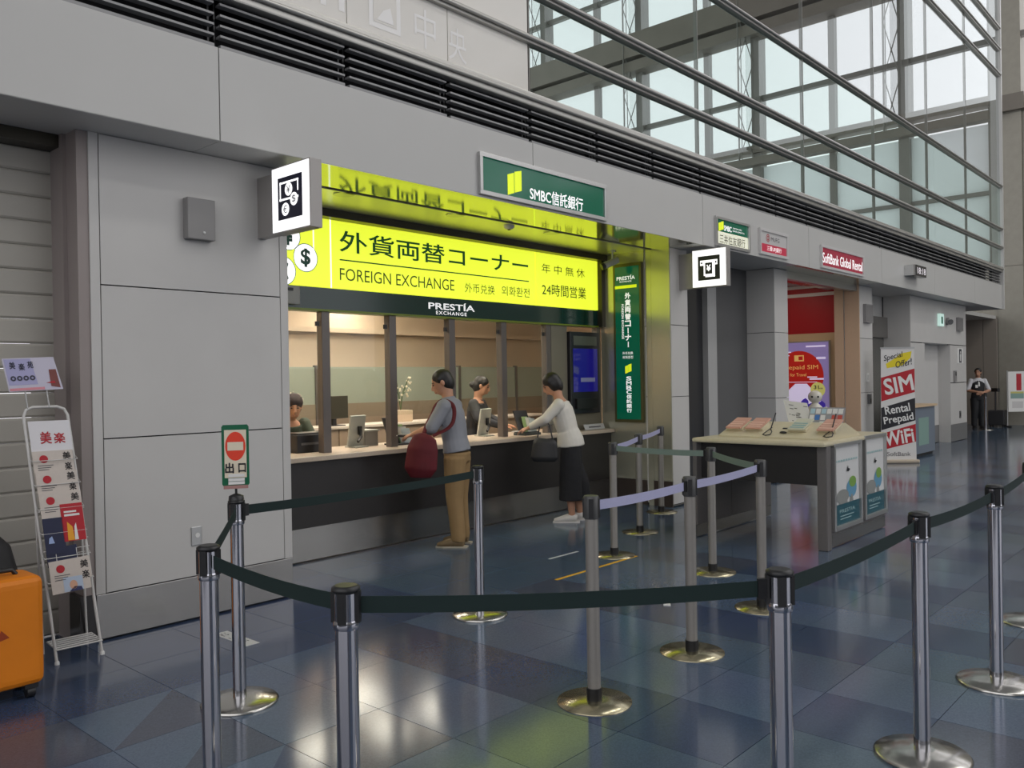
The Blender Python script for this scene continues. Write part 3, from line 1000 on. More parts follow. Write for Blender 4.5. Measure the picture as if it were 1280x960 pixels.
# ------------------------------------------------------------------ queue posts and belts
def post_parts(t, x, y, kind):
    if kind == 'chrome':
        MB().lathe((x, y, .0), [(.178, 0), (.18, .008), (.172, .016), (.09, .028), (.045, .034)], 40).build('base', chrome_base, t)
        MB().lathe((x, y, .03), [(.031, 0), (.031, .83)], 24).build('pole', chrome, t)
        MB().lathe((x, y, .852), [(.0345, 0), (.036, .006), (.036, .018), (.0345, .024)], 24).build('collar', chrome, t)
        h = MB().lathe((x, y, .875), [(.0325, 0), (.0325, .075)], 24).build('head', chrome, t)
        for k in range(4):
            a = k * math.pi / 2 + .6
            c = Vector((x + .0335 * math.cos(a), y + .0335 * math.sin(a), .912))
            MB().obox(c, (.006 * math.cos(a), .006 * math.sin(a), 0), (-.012 * math.sin(a), .012 * math.cos(a), 0), (0, 0, .042)).build('belt_slot', black_pl, h)
        MB().lathe((x, y, .952), [(.036, 0), (.039, .004), (.039, .012), (.03, .018)], 24).build('cap', black_pl, t)
    else:
        MB().lathe((x, y, 0), [(.176, 0), (.176, .005), (.05, .011), (.04, .012)], 40).build('base', mat('base_bronze_steel', S(176, 168, 140), .22, metal=.9, noise=.03), t)
        MB().lathe((x, y, .01), [(.0365, 0), (.0365, .058)], 20).build('boot', black_pl, t)
        MB().lathe((x, y, .068), [(.031, 0), (.031, .80)], 20).build('pole', grey_pole, t)
        h = MB().lathe((x, y, .862), [(.035, 0), (.036, .004), (.036, .105), (.033, .108)], 20).build('head', mat('head_grey', S(70, 70, 70), .4), t)
        for k in range(4):
            a = k * math.pi / 2 + .6
            c = Vector((x + .0355 * math.cos(a), y + .0355 * math.sin(a), .913))
            MB().obox(c, (.005 * math.cos(a), .005 * math.sin(a), 0), (-.011 * math.sin(a), .011 * math.cos(a), 0), (0, 0, .045)).build('belt_slot', black_pl, h)


def belt(t, a, b, m, z=.915, h=.023, sag=.0):
    a, b = Vector((a[0], a[1], z)), Vector((b[0], b[1], z))
    d = (b - a).normalized()
    n = Vector((-d.y, d.x, 0)) * .0012
    a2, b2 = a + d * .04, b - d * .062
    vs, fs = [], []
    N = 8
    for i in range(N + 1):
        f = i / N
        p = a2.lerp(b2, f) - Vector((0, 0, sag * 4 * f * (1 - f)))
        for s_, z_ in ((-1, -h), (1, -h), (1, h), (-1, h)):
            vs.append(p + n * s_ + Vector((0, 0, z_)))
    for i in range(N):
        for k in range(4):
            fs.append((i * 4 + k, i * 4 + (k + 1) % 4, i * 4 + 4 + (k + 1) % 4, i * 4 + 4 + k))
    o = MB().add(vs, fs).build('belt', m, t)
    MB().obox(b - d * .052, d * .013, n * 6, (0, 0, h + .006)).build('belt_clip', black_pl, o)


PC = {'A': (1.445, 2.72), 'B': (1.392, 1.876), 'C': (2.285, 1.047), 'D': (3.555, 1.045), 'E': (4.621, 1.012), 'F': (5.877, 1.094), 'P': (2.10, 3.677), 'Q': (3.892, 3.821)}
PG = {'1': (3.184, 2.382), '2': (4.104, 2.394), '3': (5.173, 2.491), '4': (5.893, 3.244), '5': (5.942, 4.207), '6': (6.991, 4.639), '7': (8.177, 5.132)}
LC = {'A': 'chrome queue post nearest the white column, dark belts leaving on two sides',
      'B': 'chrome queue post with lime reflection on its cap, second from left in near row',
      'C': 'nearest chrome queue post where the long dark belt turns towards the right',
      'D': 'chrome queue post with a large round base in the near row beyond the turn',
      'E': 'chrome queue post near the right edge, full round base in view',
      'F': 'chrome queue post cut off by the right edge, only its base shows',
      'P': 'chrome queue post that carries the no-entry exit sign',
      'Q': 'slim chrome queue post beside the man at the counter'}
LG = {'1': 'grey queue post standing in a bright yellow-reflecting round base, nearest of the grey ones',
      '2': 'grey queue post in the middle of the two lavender belts',
      '3': 'grey queue post where a lavender belt meets a sage belt beside the desk',
      '4': 'grey queue post in front of the desk side panel, sage belts on both sides',
      '5': 'grey queue post at the end of the yellow floor tape',
      '6': 'grey queue post between the counter and the return wall, lavender belts on both sides',
      '7': 'dark grey queue post against the return wall, last of its row'}
posts = {}
proto = {}
for kind, P, L in (('chrome', PC, LC), ('grey', PG, LG)):
    pr0 = thing('queue_post', L[list(L)[0]], 'barrier post', (*P[list(P)[0]], 0), group='chrome queue posts' if kind == 'chrome' else 'grey queue posts')
    post_parts(pr0, *P[list(P)[0]], kind)
    for i, k in enumerate(P):
        posts[k] = pr0 if i == 0 else dup(pr0, (*P[k], 0), label=L[k])
for a, b, m, s in (('P', 'A', belt_dark, .005), ('A', 'B', belt_dark, .012), ('B', 'C', belt_dark, .012), ('C', 'D', belt_dark, .012), ('D', 'E', belt_dark, .012), ('E', 'F', belt_dark, .012), ('Q', 'P', belt_dark, .012)):
    belt(posts[a], PC[a], PC[b], m, sag=s)
for a, b, m in (('1', '2', belt_lav), ('2', '3', belt_lav), ('4', '3', belt_sage), ('5', '4', belt_sage), ('6', '5', belt_lav), ('7', '6', belt_lav)):
    belt(posts[a], PG[a], PG[b], m, z=.92, sag=.008)

# no-entry sign on its post
px, py = PC['P']
d = Vector((.107, -.061, 0)).normalized()
fr = Fr((px - d.x * 0, py - d.y * 0, 1.03), d)
fr.o = Vector((px, py, 1.035)) + fr.n * .004
t = thing('exit_sign', 'small green framed no-entry exit sign standing on a chrome post', 'sign', (px, py, .97))
MB().lathe((px, py, .968), [(.036, 0), (.034, .02), (.012, .03)], 20).build('foot', black_pl, t)
MB().tube([(px, py, .99), (px, py, 1.04)], .006, 8).build('stem', black_pl, t)
MB().slab(fr, [(-.062, .01), (-.055, .0), (.055, 0), (.062, .01), (.062, .282), (.055, .292), (-.055, .292), (-.062, .282)], .008, off=-.008).build('board', mat('board_green', S(0, 96, 62), .35), t)
MB().poly(rect(fr, -.05, .05, .04, .268, .002)).build('paper', mat('paper_cream', S(226, 214, 190), .6), t)
MB().poly(disc(fr, 0, .19, .046, .069, off=.003)).build('no_entry_disc', mat('no_entry_red', S(232, 66, 40), .5), t)
MB().poly(rect(fr, -.036, .036, .17, .21, .004)).build('no_entry_bar', mat('paper_cream', S(226, 214, 190), .6), t)
text('出', fr, -.048, -.008, .062, .112, black_print, t, off=.004, bold=.03)
text('口', fr, .012, .046, .064, .108, black_print, t, off=.004, bold=.03)
for z in (.044, .024, .008):
    MB().slab(fr, [(-.034, z), (.04, z), (.04, z + .014), (-.034, z + .014)], .001, off=.003).build('paper_strip', white_print, t)
MB().slab(fr, [(-.056, -.012), (.056, -.012), (.056, .004), (-.056, .004)], .02, off=-.012).build('holder', mat('acrylic_pink', S(170, 130, 124), .2), t)

# ------------------------------------------------------------------ marks on the floor
t = MB().box(4.94, 6.03, 4.025, 4.055, 0, .0012).build('floor_tape', mat('tape_yellow', S(222, 168, 20), .5), None)
tag(t, 'yellow tape strip on the blue floor by the grey queue posts', 'tape')
t = MB().box(5.48, 5.88, 4.54, 4.565, 0, .0012).build('floor_tape', mat('tape_white', S(190, 190, 190), .5), None)
tag(t, 'short thin pale tape strip on the floor behind the yellow one', 'tape')
t = MB().box(2.575, 2.665, 4.43, 4.80, 0, .0012).build('floor_label', mat('label_white', S(204, 204, 200), .5), None)
tag(t, 'white printed label stuck on the floor beside the column', 'label')
fr = Fr((2.62, 4.615, .0012), (0, -1, 0), (1, 0, 0))
mb = MB()
random.seed(4)
for k in range(26):
    a, b = random.uniform(-.17, .10), random.uniform(-.035, .03)
    mb.poly(rect(fr, a, a + random.uniform(.008, .03), b, b + .006, .0006))
mb.build('print', black_print, t)
t = MB().obox((4.86, 3.02, .003), (.03, .02, 0), (-.012, .02, 0), (0, 0, .003)).build('paper_scrap', white_print, None)
tag(t, 'tiny white paper scrap on the floor behind the long dark belt', 'paper')

# ------------------------------------------------------------------ column fittings
t = thing('wall_speaker', 'grey flat box speaker with a small pale dot on the white column', 'speaker', (2.725, YC, 2.46))
box_obj('case', 2.63, 2.82, YC - .065, YC, 2.46, 2.725, mat('speaker_grey', S(140, 138, 136), .5), t, .006)
MB().ball((2.74, YC - .066, 2.505), .009, 10).build('light', white_print, t)
t = thing('wall_outlet', 'grey metal socket plate low on the white column behind a chrome post', 'outlet', (2.68, YC, .48))
box_obj('plate', 2.645, 2.715, YC - .008, YC, .48, .60, alu, t, .003)
MB().tube([(2.685, YC - .009, .545), (2.685, YC - .012, .545)], .016, 12).build('socket', white_print, t)
box_obj('jamb_base', 1.958, 2.05, YC + .004, 5.36, .0, .285, mat('jamb_base_dark', S(60, 58, 58), .3, metal=.5), wall)

# ------------------------------------------------------------------ brochure rack
t = thing('brochure_rack', 'leaning white wire brochure rack in front of the shutter', 'rack', (1.85, 5.0, 0))
bl, br_ = Vector((1.739, 4.955, 0)), Vector((1.975, 4.944, 0))
tl, tr_ = Vector((1.654, 5.15, 1.41)), Vector((1.882, 5.145, 1.41))
wire = mat('wire_white', S(206, 204, 200), .4)
up = (tl - bl).normalized()
rt = (tr_ - tl).normalized()
LL = (tl - bl).length
path = [bl, tl - up * .05, tl - up * .015 + rt * .015, tl + rt * .05, tr_ - rt * .05, tr_ - up * .015 - rt * .015, tr_ - up * .05, br_]
MB().tube(path, .0085, 8).build('frame', wire, t)
for p, q in ((bl, tl), (br_, tr_)):
    q2 = p.lerp(q, .62)
    MB().tube([q2, Vector((p.x + .02, p.y + .26, 0))], .007, 8).build('rear_leg', wire, t)
fr = Fr(bl, br_ - bl, up)
W_ = (br_ - bl).length
mb = MB()
for i in range(6):
    v = 1.22 - i * .135
    mb.tube([fr.p(0, v - .08, 0), fr.p(0, v - .1, .035), fr.p(W_, v - .1, .035), fr.p(W_, v - .08, 0)], .0025, 6)
    mb.tube([fr.p(0, v - .09, -.012), fr.p(W_, v - .09, -.012)], .0025, 6)
for v in (.84, .62):
    mb.tube([fr.p(.0, v, .03), fr.p(.06, v, .03), fr.p(.06, v - .13, .03)], .003, 6)
    mb.tube([fr.p(W_, v, .03), fr.p(W_ - .07, v, .03), fr.p(W_ - .07, v - .17, .03), fr.p(W_, v - .17, .03)], .003, 6)
o = mb.build('wire_pocket', wire, t)
o['kind'] = 'stuff'
mb = MB()
for k in range(6):
    f = k / 5
    mb.tube([bl.lerp(bl + Vector((.02, .2, 0)), f) + Vector((0, 0, .08)), br_.lerp(br_ + Vector((.02, .2, 0)), f) + Vector((0, 0, .08))], .005, 6)
for p in (bl, br_):
    mb.tube([p + Vector((0, 0, .08)), p + Vector((.02, .2, .08))], .005, 6)
o = mb.build('base_shelf', wire, t)
o['kind'] = 'stuff'
for p in (bl, br_):
    MB().lathe(p, [(.013, 0), (.013, .012), (.009, .02)], 12).build('foot', white_print, t)

paper_b = mat('brochure_beige', S(200, 190, 180), .5, noise=.03)
cal_black = mat('brush_black', S(40, 36, 36), .6)
t = thing('header_card', 'white header card with red brush characters at the top of the rack', 'card', fr.p(.11, 1.19, .01))
MB().slab(fr, [(.012, 1.17), (W_ - .012, 1.17), (W_ - .012, 1.345), (.012, 1.345)], .004, off=.012).build('card', mat('card_white', S(216, 214, 216), .35), t)
text('美', fr, .062, .122, 1.215, 1.285, red_print, t, off=.018, bold=.02)
text('楽', fr, .132, .192, 1.215, 1.275, red_print, t, off=.018, bold=.02)


def brochure(u0, u1, v0, v1, label, off=.022, marks=True, tip=0):
    t = thing('brochure', label, 'brochure', fr.p((u0 + u1) / 2, v0, off), group='beige brochures on the rack')
    MB().slab(fr, [(u0, v0), (u1, v0 + tip), (u1, v1 + tip), (u0, v1)], .006, off=off).build('sheet', paper_b, t)
    o = off + .0075
    MB().poly(disc(fr, u0 + .055, v1 - .045, .022, off=o)).build('emblem', red_print, t)
    text('美', fr, u1 - .055, u1 - .012, v1 - .055, v1 - .01, cal_black, t, off=o, bold=.02)
    text('楽', fr, u1 - .05, u1 - .012, v1 - .115, v1 - .07, cal_black, t, off=o, bold=.02)
    mb = MB()
    for k in range(3):
        mb.poly(rect(fr, u0 + .02, u0 + .10 - k * .012, v1 - .083 - k * .012, v1 - .079 - k * .012, o))
    mb.build('print', mat('print_grey', S(90, 88, 90), .5), t)
    return t


brochure(.01, W_ - .018, .99, 1.175, 'beige brochure with round red emblem, top row of the rack', .016)
brochure(.012, W_ - .012, .865, 1.06, 'beige brochure with round red emblem, second row of the rack', .022)
brochure(.012, W_ - .008, .74, .94, 'beige brochure with round red emblem, third row of the rack', .028)
brochure(.014, W_ - .01, .44, .56, 'large beige brochure with a small pale portrait, lowest on the rack', .034, tip=.008)
t = bpy.data.objects.get('brochure.003')
MB().slab(fr, [(.014, .38), (W_ - .02, .388), (W_ - .02, .45), (.014, .44)], .006, off=.034).build('sheet_lower', paper_b, t)
MB().poly([fr.p(a, b, .0415) for a, b in ((.075, .385), (.175, .385), (.175, .465), (.075, .465))]).build('picture', mat('picture_blue', S(176, 190, 208), .5), t)
mb = MB()
mb.poly(disc(fr, .125, .42, .02, .025, off=.0425), 0)
mb.poly([fr.p(a, b, .0425) for a, b in ((.10, .385), (.17, .385), (.165, .405), (.13, .41))], 1)
mb.build('portrait', [mat('portrait_skin', S(206, 160, 132), .5), mat('portrait_blue', S(44, 50, 92), .5)], t)
t = thing('leaflet', 'red leaflet with yellow and white patches on the right of the rack', 'leaflet', fr.p(.16, .7, .03))
MB().slab(fr, [(.11, .66), (.225, .66), (.225, .87), (.11, .87)], .005, off=.032).build('sheet', red_print, t)
mb = MB()
mb.poly(rect(fr, .125, .205, .80, .812, .038), 0)
mb.poly(rect(fr, .125, .19, .82, .83, .038), 0)
mb.poly([fr.p(*q, .038) for q in ((.13, .665), (.165, .665), (.16, .74), (.135, .77))], 1)
mb.poly([fr.p(*q, .0385) for q in ((.165, .665), (.185, .665), (.18, .76), (.17, .74))], 0)
mb.build('print', [white_print, mat('print_amber', S(230, 160, 40), .5)], t)
t = thing('leaflet', 'dark blue leaflet on the left of the rack', 'leaflet', fr.p(.06, .6, .03))
MB().slab(fr, [(.012, .60), (.115, .60), (.115, .80), (.012, .80)], .005, off=.032).build('sheet', mat('leaflet_navy', S(24, 30, 62), .4), t)
MB().poly([fr.p(*q, .038) for q in ((.03, .66), (.06, .66), (.05, .70), (.035, .69))]).build('print', mat('print_sky', S(150, 170, 210), .5), t)
t = thing('leaflet', 'dark blue leaflet low across the middle of the rack', 'leaflet', fr.p(.09, .5, .03))
MB().slab(fr, [(.012, .53), (.17, .54), (.17, .64), (.012, .63)], .005, off=.027).build('sheet', mat('leaflet_navy', S(24, 30, 62), .4), t)

# card in a clear holder above the rack
cfr = Fr((1.58, 5.12, 1.497), (.262, -.006, .012), (-.02, .02, .19))
t = thing('sign_card', 'lavender advertising card in a clear holder above the rack', 'sign', (1.72, 5.12, 1.42))
MB().slab(cfr, [(0, 0), (.275, 0), (.25, .185), (-.01, .185)], .004).build('card', mat('card_lavender', S(190, 186, 202), .3), t)
MB().poly([cfr.p(a, b, .005) for a, b in ((.005, .035), (.15, .035), (.13, .18), (-.003, .18))]).build('ground', mat('card_violet', S(160, 158, 196), .3), t)
text('美', cfr, .02, .05, .125, .165, navy_print, t, off=.007, bold=.02)
text('楽', cfr, .066, .096, .115, .155, navy_print, t, off=.007, bold=.02)
text('苑', cfr, .11, .14, .125, .165, navy_print, t, off=.007, bold=.02)
mb = MB()
for k in range(4):
    ring(mb, cfr, .03 + k * .032, .072, .006, .014, off=.007)
mb.build('print', navy_print, t)
mb = MB()
mb.poly([cfr.p(a, b, .006) for a, b in ((.215, .02), (.262, .01), (.252, .115), (.215, .115))], 0)
mb.poly([cfr.p(a, b, .007) for a, b in ((.19, .04), (.24, .035), (.235, .05))], 1)
mb.poly([cfr.p(a, b, .006) for a, b in ((.005, .004), (.18, .004), (.18, .018), (.005, .018))], 2)
mb.build('picture', [mat('print_brick', S(120, 60, 54), .5), red_print, mat('print_pink', S(214, 140, 150), .5)], t)
for u in (.08, .19):
    MB().tube([cfr.p(u, .0, -.004), cfr.p(u, -.1, -.008)], .004, 6).build('holder_rod', mat('acrylic_clear', S(190, 190, 188), .1), t)

# ------------------------------------------------------------------ luggage at the left edge
t = thing('suitcase', 'bright orange covered suitcase at the left edge with raised grey handle', 'suitcase', (1.33, 4.62, 0))
om = mat('suitcase_orange', S(222, 126, 8), .55, noise=.05, nscale=5, bump=.25)
MB().box(1.10, 1.53, 4.50, 4.76, .065, .60).build('shell', om, t, .05, 4)
fr = Fr((1.315, 4.498, 0), X_)
mb = MB()
mb.poly([fr.p(*q) for q in ((-.01, .31), (.055, .325), (.02, .365))])
mb.build('emblem', mat('emblem_rust', S(150, 60, 20), .6), t)
for x in (1.16, 1.47):
    for y in (4.55, 4.71):
        w = MB().box(x - .03, x + .03, y - .03, y + .03, .05, .085).build('wheel_mount', black_pl, t)
        MB().tube([(x - .018, y, .03), (x + .018, y, .03)], .03, 14).build('wheel', black_pl, w)
for x in (1.19, 1.325):
    MB().tube([(x, 4.70, .59), (x, 4.70, 1.02)], .011, 10).build('handle_tube', alu, t)
MB().tube([(1.17, 4.70, 1.02), (1.345, 4.70, 1.02)], .018, 10).build('handle_grip', black_pl, t)
MB().tube([(1.3, 4.62, .60), (1.32, 4.62, .625), (1.42, 4.62, .625), (1.44, 4.62, .60)], .012, 8).build('carry_handle', black_pl, t)
t = thing('black_bag', 'slumped black bag standing behind the orange suitcase', 'bag', (1.42, 5.1, 0))
bm_ = mat('bag_black', (.014, .014, .015), .6, noise=.2, nscale=14, bump=.4)
MB().tube([(1.36, 5.08, .0), (1.37, 5.08, .1), (1.375, 5.08, .45), (1.36, 5.08, .64), (1.33, 5.08, .74), (1.30, 5.08, .77)], [(.20, .13), (.235, .15), (.235, .15), (.20, .14), (.13, .10), (.03, .03)], 20, side=(1, 0, 0)).build('body', bm_, t)
MB().tube([(1.20, 4.96, .66), (1.22, 4.94, .5), (1.24, 4.93, .25)], (.012), 6).build('strap', black_pl, t)

# ------------------------------------------------------------------ writing desk with leaflet unit and posters
t = thing('writing_desk', 'grey standing desk with beige rounded top, posters on its near end', 'desk', (7.85, 3.46, 0))
desk_g = mat('desk_grey', S(104, 100, 98), .45, noise=.03)
desk_top = mat('desk_top_beige', S(206, 196, 166), .35, noise=.03)
box_obj('end_panel', 7.255, 7.975, 2.86, 2.90, .12, .9, desk_g, t)
box_obj('end_panel', 7.985, 8.66, 2.86, 2.90, .12, .9, desk_g, t)
box_obj('post', 7.16, 7.25, 2.84, 2.93, 0, .9, desk_g, t, .01)
box_obj('kick_plate', 7.255, 8.66, 2.862, 2.898, .012, .118, steel, t)
box_obj('end_panel', 7.08, 7.76, 4.05, 4.09, .12, .9, desk_g, t)
box_obj('end_panel', 7.77, 8.66, 4.05, 4.09, .12, .9, desk_g, t)
box_obj('kick_plate', 7.08, 8.66, 4.052, 4.088, .012, .118, steel, t)
box_obj('modesty_panel', 7.17, 7.20, 2.93, 4.05, .56, .9, mat('desk_black', S(36, 34, 34), .5), t)
box_obj('modesty_panel', 8.5, 8.53, 2.93, 4.05, .56, .9, mat('desk_black', S(36, 34, 34), .5), t)
box_obj('top', 7.08, 8.68, 2.83, 4.10, .9, .942, desk_top, t, .018)
t = thing('leaflet_unit', 'beige sloping leaflet dispenser standing along the writing desk top', 'dispenser', (7.6, 3.42, .942))
vs = []
for y in (2.9, 3.96):
    vs += [(7.34, y, .943), (7.34, y, .955), (7.70, y, 1.075), (7.76, y, 1.075), (8.12, y, .955), (8.12, y, .943)]
MB().add(vs, [(5, 4, 3, 2, 1, 0), (6, 7, 8, 9, 10, 11)] + [(i, (i + 1) % 6, 6 + (i + 1) % 6, 6 + i) for i in range(6)]).build('body', desk_top, t)
ufr = Fr((7.34, 3.43, .955), (0, -1, 0), (.36, 0, .12))
for k, (u, m, lab) in enumerate(((-.42, 'p', 'peach'), (-.22, 'p', 'peach'), (.20, 't', 'teal'), (.47, 'p', 'peach'))):
    MB().slab(ufr, [(u - .085, .13), (u + .085, .13), (u + .085, .3), (u - .085, .3)], .03, off=.0).build('tray', desk_top, t, .004)
    l = thing('leaflet_stack', {0: 'peach leaflets in the dispenser tray farthest from the posters', 1: 'peach leaflets in the second tray, left of the black pen loop', 2: 'pale leaflets with a teal edge in the third tray', 3: 'peach leaflets in the tray nearest the posters'}[k], 'leaflets', ufr.p(u, .1, .04), group='leaflets on the writing desk')
    mm = mat('leaflet_peach', S(204, 156, 138), .6) if m == 'p' else mat('leaflet_pale', S(196, 196, 176), .6)
    MB().slab(ufr, [(u - .075, .1), (u + .075, .1), (u + .075, .36), (u - .075, .36)], .014, off=.032).build('sheets', mm, l)
    mb = MB()
    for q in range(3):
        mb.poly(rect(ufr, u - .065, u + .065, .13 + q * .05, .145 + q * .05, .048))
    mb.build('print', mat('print_apricot', S(236, 200, 180), .5) if m == 'p' else mat('print_turquoise', S(86, 160, 170), .5), l)
for u, lab in ((-.05, 'black pen on a looped cord in the middle of the leaflet dispenser'), (.52, 'black pen on a cord at the poster end of the dispenser')):
    l = thing('pen', lab, 'pen', ufr.p(u, .1, .03))
    MB().tube([ufr.p(u, .12, .02), ufr.p(u - .01, .3, .12)], .006, 8).build('barrel', black_pl, l)
    MB().tube([ufr.p(u + .0, .16, .03), ufr.p(u - .03, .08, .015), ufr.p(u - .035, .02, .015), ufr.p(u + .0, .0, .015), ufr.p(u + .04, .02, .015), ufr.p(u + .03, .08, .02), ufr.p(u, .13, .03)], .005, 6).build('cord', black_pl, l)
l = thing('glasses_tray', 'small black oval tray on the dispenser slope right of the pen loop', 'tray', ufr.p(.1, .1, .01))
MB().ball(ufr.p(.08, .1, .008), (.02, .035, .012), 14).build('tray', black_pl, l)
MB().slab(ufr, [(.03, .2), (.13, .2), (.13, .225), (.03, .225)], .004).build('slot', black_pl, l)

white_pap = mat('paper_white', S(222, 222, 222), .5)
l = thing('leaflet_stand', 'leaning white leaflet stand with line drawings behind the dispenser', 'stand', (8.0, 3.4, .96))
sfr = Fr((8.07, 3.56, .99), (-.05, -1, -.12), (.1, .12, 1))
MB().slab(sfr, [(0, .0), (.24, .0), (.2, .28), (-.05, .28)], .008).build('board', white_pap, l)
mb = MB()
random.seed(11)
for k in range(16):
    a, b = random.uniform(.0, .16), random.uniform(.03, .24)
    mb.poly(rect(sfr, a, a + random.uniform(.015, .05), b, b + .006, .010))
mb.build('print', mat('print_grey', S(90, 88, 90), .5), l)
l = thing('card_display', 'silver sloping display of small cards in blue, red and white', 'display', (8.0, 3.1, .96))
cf = Fr((7.98, 3.36, 1.015), (0, -1, 0), (.3, -.07, .9))
MB().slab(cf, [(0, 0), (.34, 0), (.34, .2), (0, .2)], .012, off=-.012).build('tray', mat('display_silver', S(160, 160, 164), .3, metal=.3), l)
random.seed(5)
ccol = [white_pap, mat('card_blue', S(70, 120, 190), .5), mat('card_red', S(190, 80, 70), .5), mat('card_grey', S(150, 154, 160), .5), mat('card_sky', S(170, 200, 214), .5)]
for r in range(3):
    for c in range(6):
        MB().slab(cf, [(.012 + c * .054, .01 + r * .063), (.056 + c * .054, .01 + r * .063), (.056 + c * .054, .06 + r * .063), (.012 + c * .054, .06 + r * .063)], .004).build('card', ccol[2] if (c > 3 and r == 1) else ccol[1] if (r, c) == (1, 1) else ccol[random.choice((0, 0, 3, 4))], l)


def end_poster(x0, x1, z0, z1, label):
    y = 2.86
    t = thing('poster_frame', label, 'poster', ((x0 + x1) / 2, y, z0), group='posters on the desk end')
    w = .03
    mb = MB()
    mb.box(x0, x1, y - .035, y, z1 - w, z1).box(x0, x1, y - .035, y, z0, z0 + w + .01)
    mb.box(x0, x0 + w, y - .035, y, z0 + w, z1 - w).box(x1 - w, x1, y - .035, y, z0 + w, z1 - w)
    mb.build('frame', alu, t, .004)
    fr = Fr((x0 + w, y - .012, z0 + w), X_)
    W, H = x1 - x0 - 2 * w, z1 - z0 - 2 * w
    MB().slab(fr, [(0, 0), (W, 0), (W, H), (0, H)], .004, off=-.006).build('print_ground', mat('poster_white', S(214, 214, 212), .3), t)
    MB().poly(rect(fr, 0, W, 0, H * .27, .001)).build('print_band', mat('poster_teal', S(30, 84, 96), .3), t)
    text('PRESTIA', fr, W * .2, W * .8, H * .155, H * .2, mat('print_mist', S(160, 190, 190), .5), t)
    mb = MB()
    for k in range(2):
        mb.poly(rect(fr, W * .22, W * (.75 - k * .1), H * (.11 - k * .035), H * (.12 - k * .035)))
    for k in range(9):
        mb.poly(rect(fr, W * (.05 + k * .1), W * (.12 + k * .1), H * .80, H * .825))
    mb.build('print_lines', mat('print_mist', S(160, 190, 190), .5), t)
    mb = MB()
    mb.poly(disc(fr, W * .68, H * .44, W * .2, H * .12), 0)
    mb.poly(disc(fr, W * .72, H * .52, W * .14, H * .07, off=.0025), 1)
    mb.poly(disc(fr, W * .32, H * .36, W * .24, H * .09, off=.0025), 2)
    mb.poly([fr.p(W * a, H * b, .003) for a, b in ((.18, .27), (.5, .27), (.48, .38), (.22, .38))], 2)
    mb.poly([fr.p(W * a, H * b, .003) for a, b in ((.6, .27), (.74, .27), (.7, .36), (.64, .36))], 2)
    mb.build('print_picture', [mat('poster_blue', S(96, 150, 180), .4), mat('poster_leaf', S(120, 160, 70), .4), mat('poster_grey', S(140, 142, 138), .4)], t)
    mb = MB()
    mb.poly([fr.p(W * a, H * b, .004) for a, b in ((.48, .67), (.56, .66), (.62, .69), (.55, .70), (.53, .74), (.50, .70))])
    mb.build('print_bird', black_print, t)


end_poster(7.30, 7.965, .15, .915, 'framed poster with bird and balloon on the desk end, the nearer one')
end_poster(8.04, 8.63, .155, .94, 'framed poster with bird and balloon on the desk end, the farther one')

# ------------------------------------------------------------------ in front of and inside the red shop
t = thing('shop_poster', 'lit purple poster with red sun and white mountain inside the red shop', 'poster', (15.0, 6.4, .82))
box_obj('frame', 14.97, 15.02, 5.86, 7.0, .8, 2.13, alu, t)
fr = Fr((14.968, 6.43, 0), (0, -1, 0))
pe = lambda n, c, e=.35: mat(n, c, .4, emit=e)
MB().slab(fr, [(-.55, .82), (.55, .82), (.55, 2.11), (-.55, 2.11)], .002).build('light_panel', pe('poster_violet_lit', S(150, 134, 190)), t)
fr.o = fr.o + fr.n * .002
MB().poly(disc(fr, .0, 1.5, .46, off=.002, n=40)).build('red_sun', pe('poster_red_lit', S(186, 34, 26)), t)
MB().poly([fr.p(*q, .003) for q in ((-.55, .83), (-.2, 1.24), (-.07, 1.36), (.15, 1.36), (.25, 1.25), (.55, .83))]).build('mountain', pe('poster_white_lit', S(226, 214, 246), .5), t)
mb = MB()
for a, b, w, h in ((-.22, .98, .1, .07), (.1, 1.0, .08, .1), (.24, .96, .1, .06), (.4, .95, .09, .1), (-.05, .93, .1, .05)):
    mb.poly([fr.p(a + dx * w, b + dz * h, .004) for dx, dz in ((-1, -1), (1, -1), (.9, .5), (.3, 1), (-.4, .7), (-.9, .2))])
mb.build('trees', pe('poster_indigo_lit', S(70, 50, 170)), t)
text('Prepaid SIM', fr, -.31, .36, 1.60, 1.70, pe('poster_gold_lit', S(240, 190, 110)), t, off=.004)
text('for Travel', fr, -.16, .14, 1.495, 1.555, pe('poster_gold_lit', S(240, 190, 110)), t, off=.004)
mb = MB()
mb.poly(rect(fr, -.08, .10, 1.77, 1.88, .004), 0)
mb.poly(rect(fr, .0, .08, 1.79, 1.86, .005), 1)
mb.build('chip', [pe('poster_gold_lit', S(240, 190, 110)), pe('poster_red_lit', S(186, 34, 26))], t)
mb = MB()
for r in ((-.5, -.14, 1.93, 1.95), (-.5, -.17, 1.87, 1.89), (.33, .5, 1.80, 1.84), (.2, .46, 1.43, 1.46), (.16, .34, 1.47, 1.49), (-.4, .34, 1.385, 1.395), (.14, .5, 2.02, 2.05)):
    mb.poly(rect(fr, *r, .004))
mb.build('cloud_print', pe('poster_white_lit', S(226, 214, 246), .5), t)
MB().poly(disc(fr, .35, 1.25, .135, off=.005)).build('price_disc', pe('poster_lime_lit', S(214, 210, 120)), t)
text('31', fr, .28, .37, 1.26, 1.33, black_print, t, off=.007, bold=.02)
text('GB', fr, .38, .44, 1.262, 1.285, black_print, t, off=.007)

